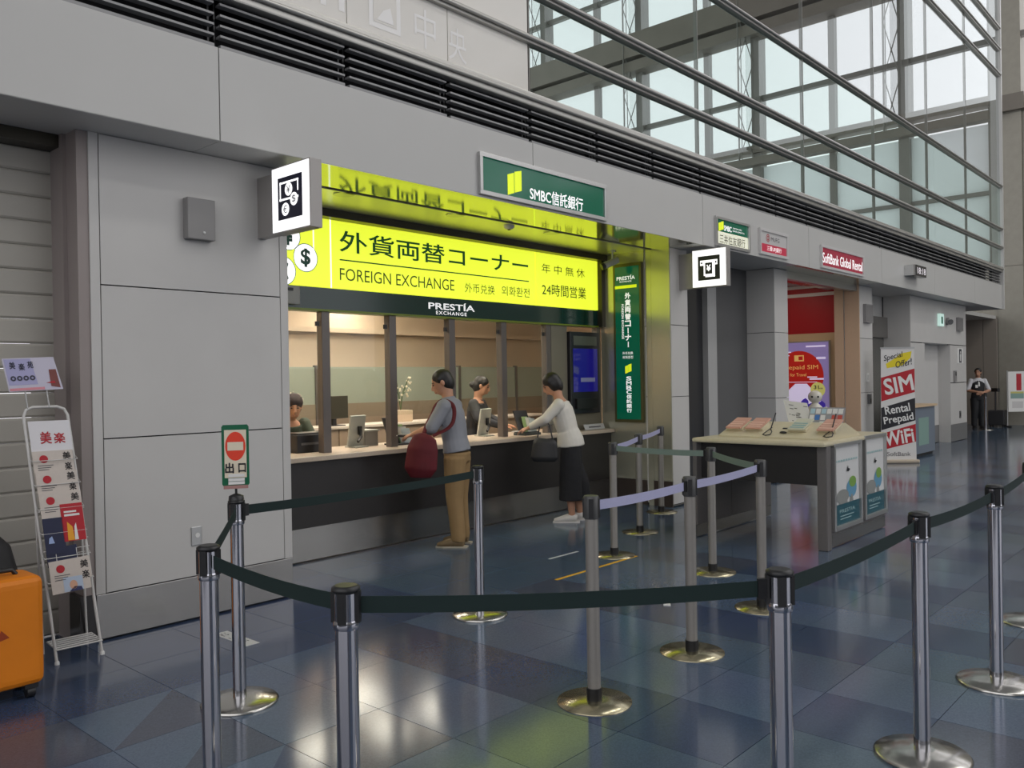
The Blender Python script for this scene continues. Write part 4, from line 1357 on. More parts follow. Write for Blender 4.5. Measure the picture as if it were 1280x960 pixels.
RX, RY = 13.05, 5.35
t = thing('service_robot', 'white rounded robot with two dark eyes behind the desk, before the purple poster', 'robot', (RX, RY, 0))
rw = mat('robot_white', S(214, 210, 196), .25)
MB().lathe((RX, RY, 0), [(.22, 0), (.24, .05), (.22, .14), (.13, .35), (.1, .5), (.12, .62)], 24).build('skirt', rw, t)
MB().lathe((RX, RY, .62), [(.1, 0), (.14, .12), (.15, .26), (.11, .39), (.04, .46)], 24).build('torso', rw, t)
h = MB().ball((RX, RY, 1.175), (.108, .108, .10), 20).tube([(RX, RY, 1.15), (RX, RY, 1.06)], [.085, .04], 16).build('head', rw, t)
for dy in (.05, -.05):
    MB().ball((RX - .09 + dy * .35, RY - .038 - dy * .82, 1.175), .017, 10).build('eye', black_pl, h)
for sgn in (1, -1):
    MB().tube([(RX, RY + sgn * .15, 1.0), (RX - .05, RY + sgn * .22, .8), (RX - .15, RY + sgn * .18, .68)], [.045, .04, .03], 10).build('arm', rw, t)

# banner stand
bfr = Fr((15.0, 4.72, 0), (_r.x, _r.y, 0))
t = thing('banner_stand', 'tall roll-up banner in red, black and white about SIM and WiFi rental', 'banner', (15.0, 4.72, 0))
MB().slab(bfr, [(-.33, 0), (.33, 0), (.33, .06), (-.33, .06)], .14, off=-.07).build('base', mat('banner_base', S(190, 176, 156), .3, metal=.3), t, .02)
MB().slab(bfr, [(-.30, .06), (.30, .06), (.28, 1.95), (-.28, 1.95)], .004).build('sheet', mat('banner_white', S(216, 214, 210), .5), t)
MB().tube([bfr.p(0, .05, -.02), bfr.p(0, 1.93, -.02)], .012, 8).build('pole', alu, t)
MB().slab(bfr, [(-.285, 1.94), (.285, 1.94), (.285, 1.965), (-.285, 1.965)], .02, off=-.008).build('top_rail', alu, t)
w2_, o_ = .285, .006
MB().poly([bfr.p(*q, o_) for q in ((-.285, 1.05), (w2_, 1.20), (w2_, 1.60), (-.285, 1.45))]).build('red_band', red_print, t)
MB().poly([bfr.p(*q, o_) for q in ((-.29, .56), (.29, .72), (.288, 1.10), (-.288, .94))]).build('black_band', black_print, t)
MB().poly([bfr.p(*q, o_) for q in ((-.295, .22), (.295, .36), (.292, .66), (-.292, .50))]).build('red_band', red_print, t)
MB().poly([bfr.p(a * .2 + .02, 1.75 + b * .11 + a * .04, o_) for a, b in ((-1, -.9), (.3, -1), (1, -.1), (1.1, .9), (.2, .9), (-.3, .4), (-1.1, -.2))]).build('yellow_splash', mat('splash_yellow', S(226, 206, 30), .5), t)
text('Special', bfr, -.24, .10, 1.74, 1.86, black_print, t, off=.008, shear=.25, rot=.22, bold=.01)
text('Offer!', bfr, -.04, .25, 1.64, 1.75, black_print, t, off=.008, shear=.25, rot=.22, bold=.01)
text('SIM', bfr, -.24, .26, 1.19, 1.47, white_print, t, off=.008, rot=.18, bold=.022)
text('Rental', bfr, -.23, .20, .85, .99, white_print, t, off=.008, rot=.15, bold=.018)
text('Prepaid', bfr, -.25, .26, .66, .82, white_print, t, off=.008, rot=.15, bold=.018)
text('WiFi', bfr, -.25, .26, .32, .56, white_print, t, off=.008, rot=.15, bold=.026)
text('SoftBank', bfr, -.2, .2, .12, .19, mat('print_grey', S(90, 88, 90), .5), t, off=.008)

t = thing('grey_counter', 'slate grey reception counter with a wooden top behind the banner', 'counter', (16.9, 5.0, 0))
box_obj('body', 15.9, 17.3, 4.78, 5.12, .05, .9, mat('slate_grey', S(112, 122, 134), .5), t)
box_obj('plinth', 15.94, 17.26, 4.82, 5.1, 0, .05, black_pl, t)
box_obj('top', 15.86, 17.34, 4.74, 5.15, .9, .94, mat('counter_oak', S(206, 180, 146), .4), t)
box_obj('panel_print', 16.3, 16.9, 4.776, 4.782, .2, .7, mat('print_seafoam', S(130, 160, 150), .5), t)

# ------------------------------------------------------------------ fittings on the far columns and the white block
def plate(name, label, cat, x0, x1, z0, z1, m, dpt=.03, y=YC, inner=None):
    t = thing(name, label, cat, ((x0 + x1) / 2, y, z0))
    box_obj('case', x0, x1, y - dpt, y, z0, z1, m, t, .004)
    if inner:
        a, b, c, d, mm = inner
        box_obj('face', a, b, y - dpt - .004, y - dpt, c, d, mm, t)
    return t


spk = mat('speaker_grey', S(140, 138, 136), .5)
plate('wall_speaker', 'grey flat box speaker on the column right of the red shop', 'speaker', 14.78, 15.1, 2.40, 2.72, spk, .06, inner=(14.8, 15.08, 2.42, 2.7, mat('speaker_cloth', S(120, 118, 116), .7)))
plate('wall_speaker', 'grey flat box speaker high on the far white block', 'speaker', 20.5, 20.85, 2.44, 2.74, spk, .06, inner=(20.52, 20.83, 2.46, 2.72, mat('speaker_cloth', S(120, 118, 116), .7)))
plate('wall_switch', 'pale switch plate on the column right of the red shop', 'switch', 14.88, 15.0, 1.38, 1.54, white_print, .015, inner=(14.91, 14.97, 1.42, 1.5, grey_sign))
plate('intercom', 'small dark handset on the column below the switch plate', 'intercom', 14.93, 15.03, 1.0, 1.17, mat('intercom_grey', S(96, 96, 96), .4), .04, inner=(14.95, 15.01, 1.02, 1.09, black_pl))
t = plate('lamp_plate', 'narrow lit pictogram plate high on the far white block', 'sign', 19.1, 19.4, 2.5, 2.76, mat('lamp_green_lit', S(190, 220, 210), .3, emit=.7), .05, inner=(19.2, 19.3, 2.55, 2.7, mat('print_teal', S(0, 92, 72), .4)))
t = thing('wall_horn', 'small grey alarm horn beside the lit plate on the white block', 'alarm', (19.75, YC, 2.55))
MB().tube([(19.75, YC, 2.62), (19.75, YC - .05, 2.62)], .08, 16).build('body', spk, t)
MB().tube([(19.75, YC - .05, 2.62), (19.7, YC - .1, 2.6)], [.03, .06], 12).build('horn', mat('intercom_grey', S(96, 96, 96), .4), t)
t = plate('pictogram_plate', 'white plate with dark figure pictogram beside the service door', 'sign', 20.55, 21.0, 1.72, 2.06, white_print, .01)
fr = Fr((20.775, YC - .01, 1.89), X_)
mb = MB()
mb.poly(rect(fr, -.1, .1, -.15, .15), 0)
mb.poly(disc(fr, 0, .08, .03, off=.004), 1)
mb.poly([fr.p(*q, .004) for q in ((-.05, .04), (.05, .04), (.03, -.12), (-.03, -.12))], 1)
mb.build('pictogram', [navy_print, white_print], t)
plate('card_reader', 'grey card reader beside the service door', 'reader', 20.22, 20.36, 1.32, 1.56, spk, .04, inner=(20.25, 20.33, 1.45, 1.53, black_pl))
plate('wall_outlet', 'dark socket plate low on the far white block', 'outlet', 20.66, 20.78, .5, .66, mat('intercom_grey', S(96, 96, 96), .4), .012, inner=(20.69, 20.75, .54, .62, black_pl))

# ------------------------------------------------------------------ things on and behind the counter
def on_counter(name, label, cat, x, y, z=.9, group=None):
    return thing(name, label, cat, (x, y, z), group=group)


pale = mat('device_pale', S(168, 170, 160), .4)
t = on_counter('card_printer', 'black box printer on the counter at the left end', 'printer', 4.42, 6.5)
box_obj('body', 4.24, 4.60, 6.38, 6.62, .9, 1.06, black_pl, t, .01)
box_obj('paper_slot', 4.28, 4.56, 6.372, 6.38, .97, .99, mat('slot_grey', (.1, .1, .1), .4), t)
box_obj('lid', 4.26, 4.58, 6.4, 6.6, 1.06, 1.075, mat('lid_dark', (.03, .03, .03), .3), t, .004)
for x, lab in ((4.98, 'pale grey back of a display on the counter, left of the mesh leaflet rack'), (6.74, 'pale grey back of a display on the counter between the two customers')):
    t = on_counter('counter_display', lab, 'monitor', x, 6.5, group='displays on the counter')
    MB().obox((x, 6.5, 1.06), (.105, .02, 0), (0, .012, .004), (0, -.03, .145)).build('shell', pale, t, .01)
    MB().tube([(x + .02, 6.47, 1.08), (x + .01, 6.44, 1.0), (x - .06, 6.4, .96)], .014, 8).build('arm', black_pl, t)
    MB().obox((x + .02, 6.47, 1.06), (.022, .006, 0), (0, .012, 0), (0, 0, .04)).build('mount', black_pl, t)
    box_obj('foot', x - .08, x + .08, 6.42, 6.58, .9, .912, pale, t, .004)
t = on_counter('leaflet_rack', 'black mesh rack with green and white leaflets by the man with the red bag', 'rack', 5.40, 6.4)
MB().obox((5.34, 6.42, 1.03), (.05, -.02, 0), (.02, .03, 0), (-.05, .0, .14)).build('mesh_back', mat('mesh_black', (.03, .03, .03), .5), t)
for k, c in enumerate((S(150, 180, 120), S(200, 204, 196), S(170, 186, 190))):
    MB().obox((5.42 + k * .03, 6.38 - k * .02, 1.0 - k * .02), (.04, -.02, 0), (.003, .004, 0), (-.035, 0, .10)).build('leaflet', mat('rack_leaflet_%d' % k, c, .5), t)
box_obj('foot', 5.30, 5.56, 6.30, 6.48, .9, .915, black_pl, t)
t = on_counter('document_box', 'small grey document box on the counter beside the pale display', 'box', 5.17, 6.62)
box_obj('body', 5.10, 5.26, 6.52, 6.72, .9, 1.04, mat('box_grey', S(130, 126, 118), .5), t, .006)
box_obj('lid', 5.09, 5.27, 6.51, 6.73, 1.04, 1.055, pale, t)
t = on_counter('leaflet_rack', 'dark leaflet rack on the counter left of the woman in white', 'rack', 7.42, 6.45)
MB().obox((7.36, 6.48, 1.03), (.09, -.02, 0), (.004, .012, 0), (-.03, .02, .13)).build('mesh_back', mat('mesh_black', (.03, .03, .03), .5), t)
for k in range(3):
    MB().obox((7.37 + k * .04, 6.44 - k * .02, 1.0 - k * .01), (.035, -.01, 0), (.003, .006, 0), (-.03, 0, .09)).build('leaflet', mat('rack_leaflet_%d' % (k % 3), S(190, 190, 190), .5), t)
box_obj('foot', 7.28, 7.52, 6.38, 6.54, .9, .915, black_pl, t)
t = on_counter('money_tray', 'shallow dark money tray on the counter between clerk and woman', 'tray', 7.12, 6.2)
mb = MB().box(7.0, 7.26, 6.12, 6.3, .9, .908)
for r in ((7.0, 7.26, 6.12, 6.13), (7.0, 7.26, 6.29, 6.3), (7.0, 7.01, 6.13, 6.29), (7.25, 7.26, 6.13, 6.29)):
    mb.box(*r, .908, .925)
mb.build('dish', mat('tray_dark', (.03, .04, .04), .4), t)
box_obj('banknote', 7.05, 7.2, 6.17, 6.245, .9085, .911, mat('note_paper', S(180, 176, 160), .6), t)
t = on_counter('notice_board', 'long pale notice strip leaning at the right end of the counter', 'notice', 8.25, 6.12)
MB().obox((8.28, 6.13, .935), (.2, 0, 0), (0, .004, .002), (0, .012, .03)).build('board', mat('notice_white', S(190, 190, 188), .4), t)
MB().obox((8.28, 6.122, .933), (.12, 0, 0), (0, .001, .0005), (0, .003, .006)).build('print', mat('print_grey', S(90, 88, 90), .5), t)
t = thing('low_cabinet', 'beige low cabinet with pale top in the office behind the glass', 'cabinet', (6.5, 7.95, .01))
for k in range(6):
    d_ = box_obj('door', 3.9 + k * .9, 4.785 + k * .9, 7.745, 7.76, .06, 1.0, mat('cabinet_beige', S(150, 134, 114), .5), t, .003)
    box_obj('handle', 4.3 + k * .9, 4.4 + k * .9, 7.735, 7.745, .86, .875, alu, d_)
box_obj('body', 3.9, 9.3, 7.76, 8.15, .01, 1.0, mat('cabinet_beige', S(150, 134, 114), .5), t)
box_obj('top', 3.88, 9.32, 7.72, 8.17, 1.0, 1.03, mat('cabinet_top', S(204, 196, 182), .4), t, .004)
t = thing('glass_partition', 'half height partition with frosted glass upper part at the back of the office', 'partition', (7.4, 8.9, .01))
for k in range(6):
    x = 3.7 + k * 1.25
    box_obj('panel', x + .02, x + 1.23, 8.88, 8.92, .01, 1.25, room_dim, t)
    box_obj('glass', x + .02, x + 1.23, 8.89, 8.91, 1.25, 1.72, frost, t)
    box_obj('post', x - .02, x + .02, 8.87, 8.93, .01, 1.74, mullion_m, t)
for x, lab in ((5.75, 'dark monitor on the low cabinet, left of the flowers'), (4.75, 'dark monitor on the low cabinet near the left window post')):
    t = thing('office_monitor', lab, 'monitor', (x, 7.9, 1.03), group='office monitors')
    MB().obox((x, 7.9, 1.24), (.2, .03, 0), (-.003, .014, 0), (0, 0, .13)).build('screen', mat('monitor_dark', S(60, 58, 50), .3), t, .006)
    box_obj('neck', x - .025, x + .025, 7.9, 7.93, 1.04, 1.14, black_pl, t)
    box_obj('foot', x - .1, x + .1, 7.83, 8.0, 1.03, 1.04, black_pl, t)
t = thing('flower_pot', 'pale flower sprig in a beige square pot behind the glass', 'flowers', (6.75, 7.95, 1.03))
box_obj('pot', 6.62, 6.88, 7.85, 8.05, 1.03, 1.17, mat('pot_beige', S(196, 176, 150), .5), t, .01)
random.seed(2)
mb = MB()
tips = []
for k in range(6):
    a = random.uniform(0, 6.28)
    tip = Vector((6.78 + .12 * math.cos(a), 7.95 + .06 * math.sin(a), 1.5 + random.uniform(-.1, .08)))
    mb.tube([(6.77, 7.95, 1.16), (6.77 + .04 * math.cos(a), 7.95, 1.36), tip], .004, 5)
    tips.append(tip)
mb.build('stems', mat('stem_green', S(70, 90, 50), .6), t)
mb = MB()
for tip in tips:
    for q in range(5):
        mb.ball(tip + Vector((random.uniform(-.04, .04), random.uniform(-.03, .03), random.uniform(-.14, .04))), random.uniform(.01, .018), 6)
mb.build('blossoms', mat('blossom_pale', S(214, 206, 184), .6), t)['kind'] = 'stuff'


# ------------------------------------------------------------------ people
def fuse(mb, name, m, parent, voxel=.011, smooth=4):
    """one continuous surface grown from overlapping tapered limbs"""
    me = bpy.data.meshes.new('tmp')
    me.from_pydata([tuple(v) for v in mb.v], [], mb.f)
    o = bpy.data.objects.new('tmp', me)
    COL.objects.link(o)
    r = o.modifiers.new('r', 'REMESH')
    r.mode = 'VOXEL'
    r.voxel_size = voxel
    q = o.modifiers.new('s', 'SMOOTH')
    q.factor = .5
    q.iterations = smooth
    bpy.context.view_layer.update()
    dg = bpy.context.evaluated_depsgraph_get()
    n = bpy.data.meshes.new_from_object(o.evaluated_get(dg))
    bpy.data.objects.remove(o)
    bpy.data.meshes.remove(me)
    out = MB()
    out.add([v.co for v in n.vertices], [tuple(p.vertices) for p in n.polygons], 0, True)
    bpy.data.meshes.remove(n)
    return out.build(name, m, parent)


class Body:
    """standing figure in its own frame (x right, y forward, z up) set at loc and turned to face ang (radians from +X)"""
    def __init__(s, loc, ang, H, lean=0.0, head_turn=0.0, nod=0.0, feet=((-.09, 0), (.09, 0)), sit=False):
        s.loc, s.H, s.lean = Vector(loc), H, lean
        s.fw = Vector((math.cos(ang), math.sin(ang), 0))
        s.rt = Vector((math.sin(ang), -math.cos(ang), 0))
        s.k = H / 1.65
        s.turn, s.nod, s.feet = head_turn, nod, feet

    def w(s, p):
        return s.loc + s.rt * p[0] + s.fw * p[1] + Vector((0, 0, p[2]))

    def T(s, z, x=0, y=0):
        """torso point at standing height z (fractions of H), leaning forward above the hip"""
        hip = .53
        dz = (z - hip) * s.H
        if dz <= 0:
            return s.w((x * s.k, y * s.k, z * s.H))
        return s.w((x * s.k, y * s.k + dz * math.sin(s.lean), hip * s.H + dz * math.cos(s.lean)))

    def head_frame(s):
        c = s.T(.925) + s.fw * (.035 * s.k)
        ca, sa = math.cos(s.turn), math.sin(s.turn)
        f = s.fw * ca - s.rt * sa
        r = s.rt * ca + s.fw * sa
        u = Vector((0, 0, 1))
        f2 = f * math.cos(s.nod) - u * math.sin(s.nod)
        u2 = u * math.cos(s.nod) + f * math.sin(s.nod)
        return c, r, f2, u2

    def hp(s, x, y, z):
        c, r, f, u = s.head_frame()
        k = s.k
        return c + r * (x * k) + f * (y * k) + u * (z * k)

    def head(s, mb):
        k = s.k
        c, r, f, u = s.head_frame()
        R = Matrix((r, f, u)).transposed()
        mb.ball(s.hp(0, -.008, .028), (.074 * k, .094 * k, .088 * k), 16, rot=R)
        mb.tube([s.hp(0, .01, .03), s.hp(0, .022, -.04), s.hp(0, .032, -.085), s.hp(0, .04, -.108)], [(.068 * k, .075 * k), (.062 * k, .066 * k), (.048 * k, .05 * k), (.026 * k, .024 * k)], 14, side=r)
        mb.tube([s.hp(0, .082, .03), s.hp(0, .098, .0), s.hp(0, .108, -.022), s.hp(0, .092, -.034)], [.010 * k, .012 * k, .016 * k, .013 * k], 8)
        mb.tube([s.hp(0, .078, -.056), s.hp(0, .088, -.062), s.hp(0, .08, -.07)], [.016 * k, .02 * k, .014 * k], 8, side=r)
        for q in (-1, 1):
            mb.ball(s.hp(q * .076, -.012, .0), (.012 * k, .022 * k, .034 * k), 8, rot=R)
        mb.tube([s.T(.80), s.T(.845), s.hp(0, -.02, -.06)], [(.062 * k, .058 * k), (.054 * k, .055 * k), (.055 * k, .058 * k)], 12)

    def face(s, body):
        k = s.k
        for q in (-1, 1):
            MB().ball(s.hp(q * .031, .079, .012), (.012 * k, .009 * k, .007 * k), 8).build('eye', black_pl, body)
            MB().tube([s.hp(q * .018, .086, .032), s.hp(q * .034, .082, .037), s.hp(q * .05, .068, .030)], .004 * k, 6).build('eyebrow', hair_m, body)
        MB().tube([s.hp(-.022, .084, -.062), s.hp(0, .0935, -.064), s.hp(.022, .084, -.062)], [.003 * k, .006 * k, .003 * k], 8).build('mouth', mat('lips', S(150, 84, 76), .5), body)

    def torso(s, mb, g=0.0, z0=.48, z1=.82, female=False):
        k = s.k
        prof = [(.475, .15, .105), (.53, .158, .112), (.60, .135 if female else .145, .098), (.68, .145 if female else .158, .108), (.75, .158 if female else .178, .105), (.80, .12, .08), (.83, .062, .058)]
        pts, rr = [], []
        for z, a, b in prof:
            if z0 <= z <= z1 + .02:
                pts.append(s.T(z))
                rr.append(((a + g) * k, (b + g) * k))
        mb.tube(pts, rr, 18, side=s.rt)

    def arm(s, mb, side, elbow, wrist, g=0.0, upto=1.0, r=(.050, .042, .036, .027)):
        k = s.k
        sh = s.T(.79, side * .165)
        e, w_ = s.w(elbow), s.w(wrist)
        mid = sh.lerp(e, .5)
        mb.ball(sh, (.055 + g) * k, 12)
        mb.tube([sh, mid, e], [(r[0] + g) * k, (r[0] - .003 + g) * k, (r[1] + g) * k], 12)
        if upto > 0:
            w2 = e.lerp(w_, upto)
            mb.ball(e, (r[1] + g) * k, 10)
            mb.tube([e, e.lerp(w2, .4), w2], [(r[1] + g) * k, (r[2] + .003 + g) * k, ((r[3] + (r[2] - r[3]) * (1 - upto)) + g) * k], 12)

    def hand(s, mb, side, wrist, d, n, curl=.5):
        """palm, four unequal bent fingers and a thumb; d: direction of the hand, n: back of the hand (own frame)"""
        k = s.k
        V = lambda q: (s.rt * q[0] + s.fw * q[1] + Vector((0, 0, q[2]))).normalized()
        d, n = V(d), V(n)
        n = (n - d * n.dot(d)).normalized()
        a = d.cross(n) * side
        w_ = s.w(wrist)
        mb.tube([w_ - d * .01, w_ + d * .04 * k, w_ + d * .085 * k], [(.028 * k, .018 * k), (.040 * k, .016 * k), (.040 * k, .014 * k)], 12, side=a)
        for i, ln in enumerate((.066, .076, .070, .054)):
            b = w_ + d * .08 * k + a * ((i - 1.5) * -.021 * k)
            p1 = b + (d * math.cos(curl * .4) - n * math.sin(curl * .4)) * ln * .5 * k
            p2 = p1 + (d * math.cos(curl * 1.1) - n * math.sin(curl * 1.1)) * ln * .3 * k
            p3 = p2 + (d * math.cos(curl * 1.7) - n * math.sin(curl * 1.7)) * ln * .28 * k
            mb.tube([b - d * .012, p1, p2, p3], [.0095 * k, .009 * k, .0085 * k, .0075 * k], 8)
        b = w_ + d * .02 * k + a * .028 * k
        t1 = b + (a * .75 + d * .65 - n * .2).normalized() * .04 * k
        t2 = t1 + (a * .3 + d * .9 - n * .3).normalized() * .032 * k
        mb.tube([b, t1, t2], [.013 * k, .0105 * k, .009 * k], 8)

    def leg(s, mb, i, g=0.0, top=.50, bot=.05, r=(.088, .066, .056, .038), wide=None):
        k = s.k
        sd = (-1, 1)[i]
        fx, fy = s.feet[i]
        hip = s.T(.50, sd * .078)
        ank = s.w((fx, fy - .03, .05 * s.H))
        knee = hip.lerp(ank, .5) + s.fw * .02
        P = [hip, hip.lerp(knee, .5), knee, knee.lerp(ank, .35), ank]
        Rr = [r[0], r[0] * .9, r[1], r[2] * 1.02, r[3]] if wide is None else wide
        mb.tube(P, [(q + g) * k for q in Rr], 14)

    def foot(s, mb, i, g=0.0, sole=0.0):
        k = s.k
        fx, fy = s.feet[i]
        out = (-1, 1)[i] * .02
        P = [(fx, fy - .085, .042), (fx, fy - .04, .05), (fx + out * .4, fy + .05, .042), (fx + out, fy + .12, .03), (fx + out, fy + .165, .024)]
        Rr = [(.030, .036), (.037, .046), (.043, .036), (.046, .026), (.030, .016)]
        mb.tube([s.w((p[0] * k, p[1] * k, p[2] * k + .0)) for p in P], [((a + g) * k, (b + g * .6) * k) for a, b in Rr], 14, side=s.rt)


def shoes(B, t, m, sole_m, g=.006):
    for i in (0, 1):
        mb = MB()
        B.foot(mb, i, g)
        for j, v in enumerate(mb.v):
            mb.v[j] = (v[0], v[1], max(v[2], B.loc.z + .006))
        o = fuse(mb, 'shoe', m, t, .008, 2)
        k = B.k
        fx, fy = B.feet[i]
        out = (-1, 1)[i] * .02
        pr = [(-.035, -.115), (.035, -.115), (.045, -.02), (.05 + out, .10), (.035 + out, .175), (-.035 + out, .175), (-.05 + out, .10), (-.045, -.02)]
        q = [B.w(((fx + a) * k, (fy + b) * k, 0)) for a, b in pr]
        MB().add(q + [p + Vector((0, 0, .014)) for p in q], [tuple(reversed(range(8))), tuple(range(8, 16))] + [(a, (a + 1) % 8, 8 + (a + 1) % 8, 8 + a) for a in range(8)]).build('sole', sole_m, o)


def hair_cap(B, t, m, back=.0, bun=False, g=0.0, name='hair', bob=False):
    mb = MB()
    c, r, f, u = B.head_frame()
    R = Matrix((r, f, u)).transposed()
    k = B.k
    mb.ball(B.hp(0, -.020, .044), ((.085 + g) * k, (.098 + g) * k, (.087 + g) * k), 18, rot=R)
    mb.ball(B.hp(0, -.050, -.002), ((.081 + g) * k, (.070 + g) * k, (.098 + back) * k), 16, rot=R)
    for q in (-1, 1):
        mb.tube([B.hp(q * .076, .012, .06), B.hp(q * .078, .010, .012)], [.018 * k, .010 * k], 8)
    if bob:
        mb.ball(B.hp(0, -.022, -.006), (.090 * k, .082 * k, .104 * k), 16, rot=R)
    if bun:
        mb.ball(B.hp(0, -.12, -.02), .042 * k, 12)
    return fuse(mb, name, m, t, .010, 3)


def soft(p):
    """rounded path: corners cut twice"""
    p = [Vector(q) for q in p]
    for _ in range(2):
        q = [p[0]]
        for a, b in zip(p, p[1:]):
            q += [a.lerp(b, .25), a.lerp(b, .75)]
        p = q + [p[-1]]
    return p


# --- man with the red bag
B = Body((5.44, 5.60, 0), math.radians(118), 1.63, lean=.16, head_turn=.25, nod=.42, feet=((-.10, .0), (.10, .02)))
man = thing('person', 'man in grey shirt and khaki trousers at the counter, red bag on shoulder', 'person', (5.44, 5.60, 0))
EL, WL = (-.235, .16, 1.10), (-.12, .385, 1.03)
ER, WR = (.235, .14, 1.10), (.06, .40, 1.035)
mb = MB()
B.head(mb)
B.torso(mb)
B.arm(mb, -1, EL, WL)
B.arm(mb, 1, ER, WR)
B.hand(mb, -1, WL, (.35, .85, -.2), (-.2, .1, 1), .7)
B.hand(mb, 1, WR, (-.3, .9, -.2), (.2, .1, 1), .7)
for i in (0, 1):
    B.leg(mb, i)
    B.foot(mb, i)
b = fuse(mb, 'body', skin_m, man, .0085, 3)
B.face(man)
hair_cap(B, man, hair_m)
mb = MB()
B.torso(mb, .016, .53, .80)
B.arm(mb, -1, EL, WL, .020, .22)
B.arm(mb, 1, ER, WR, .020, .22)
mb.tube([B.T(.77), B.T(.805), B.T(.825), B.T(.845)], [(.165, .108), (.135, .092), (.088, .076), (.066, .064)], 16, side=B.rt)
shirt_m = mat('shirt_grey', S(138, 140, 146), .8, noise=.05, nscale=8, bump=.15)
fuse(mb, 'shirt', shirt_m, man, .010, 3)
mb = MB()
B.torso(mb, .012, .475, .54)
khaki = mat('trousers_khaki', S(146, 118, 78), .8, noise=.06, nscale=8, bump=.2)
for i in (0, 1):
    B.leg(mb, i, 0, wide=(.106, .098, .082, .074, .068))
    fx, fy = B.feet[i]
    mb.tube([B.w((fx, fy - .03, .12)), B.w((fx, fy - .025, .055))], [(.068), (.066)], 14)
fuse(mb, 'trousers', khaki, man, .011, 3)
shoes(B, man, mat('shoe_tan', S(120, 100, 70), .7), mat('sole_pale', S(180, 170, 150), .7))
t = thing('shoulder_bag', 'dark red bag hanging from the strap over the shoulder of the man', 'bag', B.w((-.27, .13, .70)))
redbag = mat('bag_dark_red', S(92, 12, 24), .7, noise=.1, nscale=12, bump=.2)
mb = MB()
mb.tube([B.w((-.33, .24, .66)), B.w((-.33, .24, .74)), B.w((-.32, .22, .92)), B.w((-.31, .2, 1.02)), B.w((-.305, .19, 1.05))], [(.10, .05), (.155, .075), (.145, .07), (.11, .045), (.05, .02)], 18, side=B.fw)
fuse(mb, 'body', redbag, t, .012, 3)
mb = MB()
mb.tube(soft([B.w((-.30, .22, 1.03)), B.w((-.255, .20, 1.14)), B.T(.755, -.17, .115), B.T(.80, -.15, .085), B.T(.832, -.135, .01), B.T(.81, -.15, -.085), B.T(.76, -.20, -.11), B.T(.68, -.235, -.07), B.w((-.30, .13, 1.03))]), [(.019, .005)] * 36, 8, side=B.fw)
mb.build('strap', redbag, t)
t = thing('wallet', 'dark wallet held over the counter by the man with the red bag', 'wallet', B.w((-.03, .46, 1.0)))
MB().obox(B.w((-.05, .5, 1.015)), B.rt * .06, B.fw * .045, (0, 0, .012)).build('case', mat('wallet_dark', (.02, .018, .02), .5), t, .006)
MB().obox(B.w((-.05, .545, 1.018)), B.rt * .05, B.fw * .012, (0, 0, .004)).build('card', white_print, t)

# --- woman in white cardigan
B = Body((7.10, 5.57, 0), math.radians(122), 1.60, lean=.26, head_turn=.1, nod=.55, feet=((-.085, .02), (.085, -.05)))
wom = thing('person', 'woman in white cardigan and wide black trousers leaning over the counter', 'person', (7.10, 5.57, 0))
EL, WL = (-.22, .24, 1.10), (-.10, .44, 1.00)
ER, WR = (.22, .22, 1.08), (.05, .45, 1.00)
mb = MB()
B.head(mb)
B.torso(mb, 0, female=True)
B.arm(mb, -1, EL, WL, -.004)
B.arm(mb, 1, ER, WR, -.004)
B.hand(mb, -1, WL, (.2, .9, -.25), (-.2, .2, 1), .6)
B.hand(mb, 1, WR, (-.2, .9, -.25), (.2, .2, 1), .6)
for i in (0, 1):
    B.leg(mb, i, -.004)
    B.foot(mb, i, -.003)
fuse(mb, 'body', skin_m, wom, .0085, 3)
B.face(wom)
hair_cap(B, wom, hair_m, .02, g=.004, bob=True)
card_m = mat('cardigan_white', S(214, 210, 200), .85, noise=.03, nscale=20, bump=.2)
mb = MB()
B.torso(mb, .018, .55, .80, True)
mb.tube([B.T(.60), B.T(.545), B.T(.50)], [(.16, .122), (.178, .142), (.186, .15)], 18, side=B.rt)
B.arm(mb, -1, EL, WL, .014, .85)
B.arm(mb, 1, ER, WR, .014, .85)
fuse(mb, 'cardigan', card_m, wom, .010, 3)
blk = mat('trousers_black', (.011, .011, .013), .8, noise=.2, nscale=20, bump=.2)
mb = MB()
B.torso(mb, .010, .475, .56, True)
for i in (0, 1):
    sd = (-1, 1)[i]
    fx, fy = B.feet[i]
    mb.tube([B.T(.50, sd * .07), B.w((sd * .085, .0, .6)), B.w((fx * 1.05, fy - .02, .38)), B.w((fx * 1.1, fy - .02, .235))], [(.105, .105), (.108, .115), (.11, .12), (.115, .125)], 16, side=B.rt)
fuse(mb, 'trousers', blk, wom, .011, 3)
shoes(B, wom, mat('shoe_white', S(206, 202, 196), .6), mat('sole_white', S(214, 210, 204), .6))
t = thing('handbag', 'black handbag hanging from the forearm of the woman in white', 'bag', B.w((-.24, .2, .74)))
mb = MB()
mb.tube([B.w((-.26, .25, .66)), B.w((-.26, .25, .70)), B.w((-.25, .245, .86)), B.w((-.245, .24, .90))], [(.12, .04), (.15, .06), (.13, .05), (.10, .03)], 18, side=B.fw)
fuse(mb, 'body', mat('bag_soft_black', (.02, .02, .021), .55), t, .012, 2)
MB().tube([B.w((-.25, .16, .88)), B.w((-.215, .20, 1.04)), B.w((-.2, .26, 1.12)), B.w((-.19, .30, 1.05)), B.w((-.24, .33, .88))], .008, 8).build('handle', black_pl, t)
t = thing('document', 'pale paper slip held by the woman in white over the counter', 'paper', B.w((-.03, .55, .96)))
MB().obox(B.w((-.03, .56, .965)), B.rt * .05, B.fw * .07, (0, 0, .001)).build('sheet', white_pap, t)

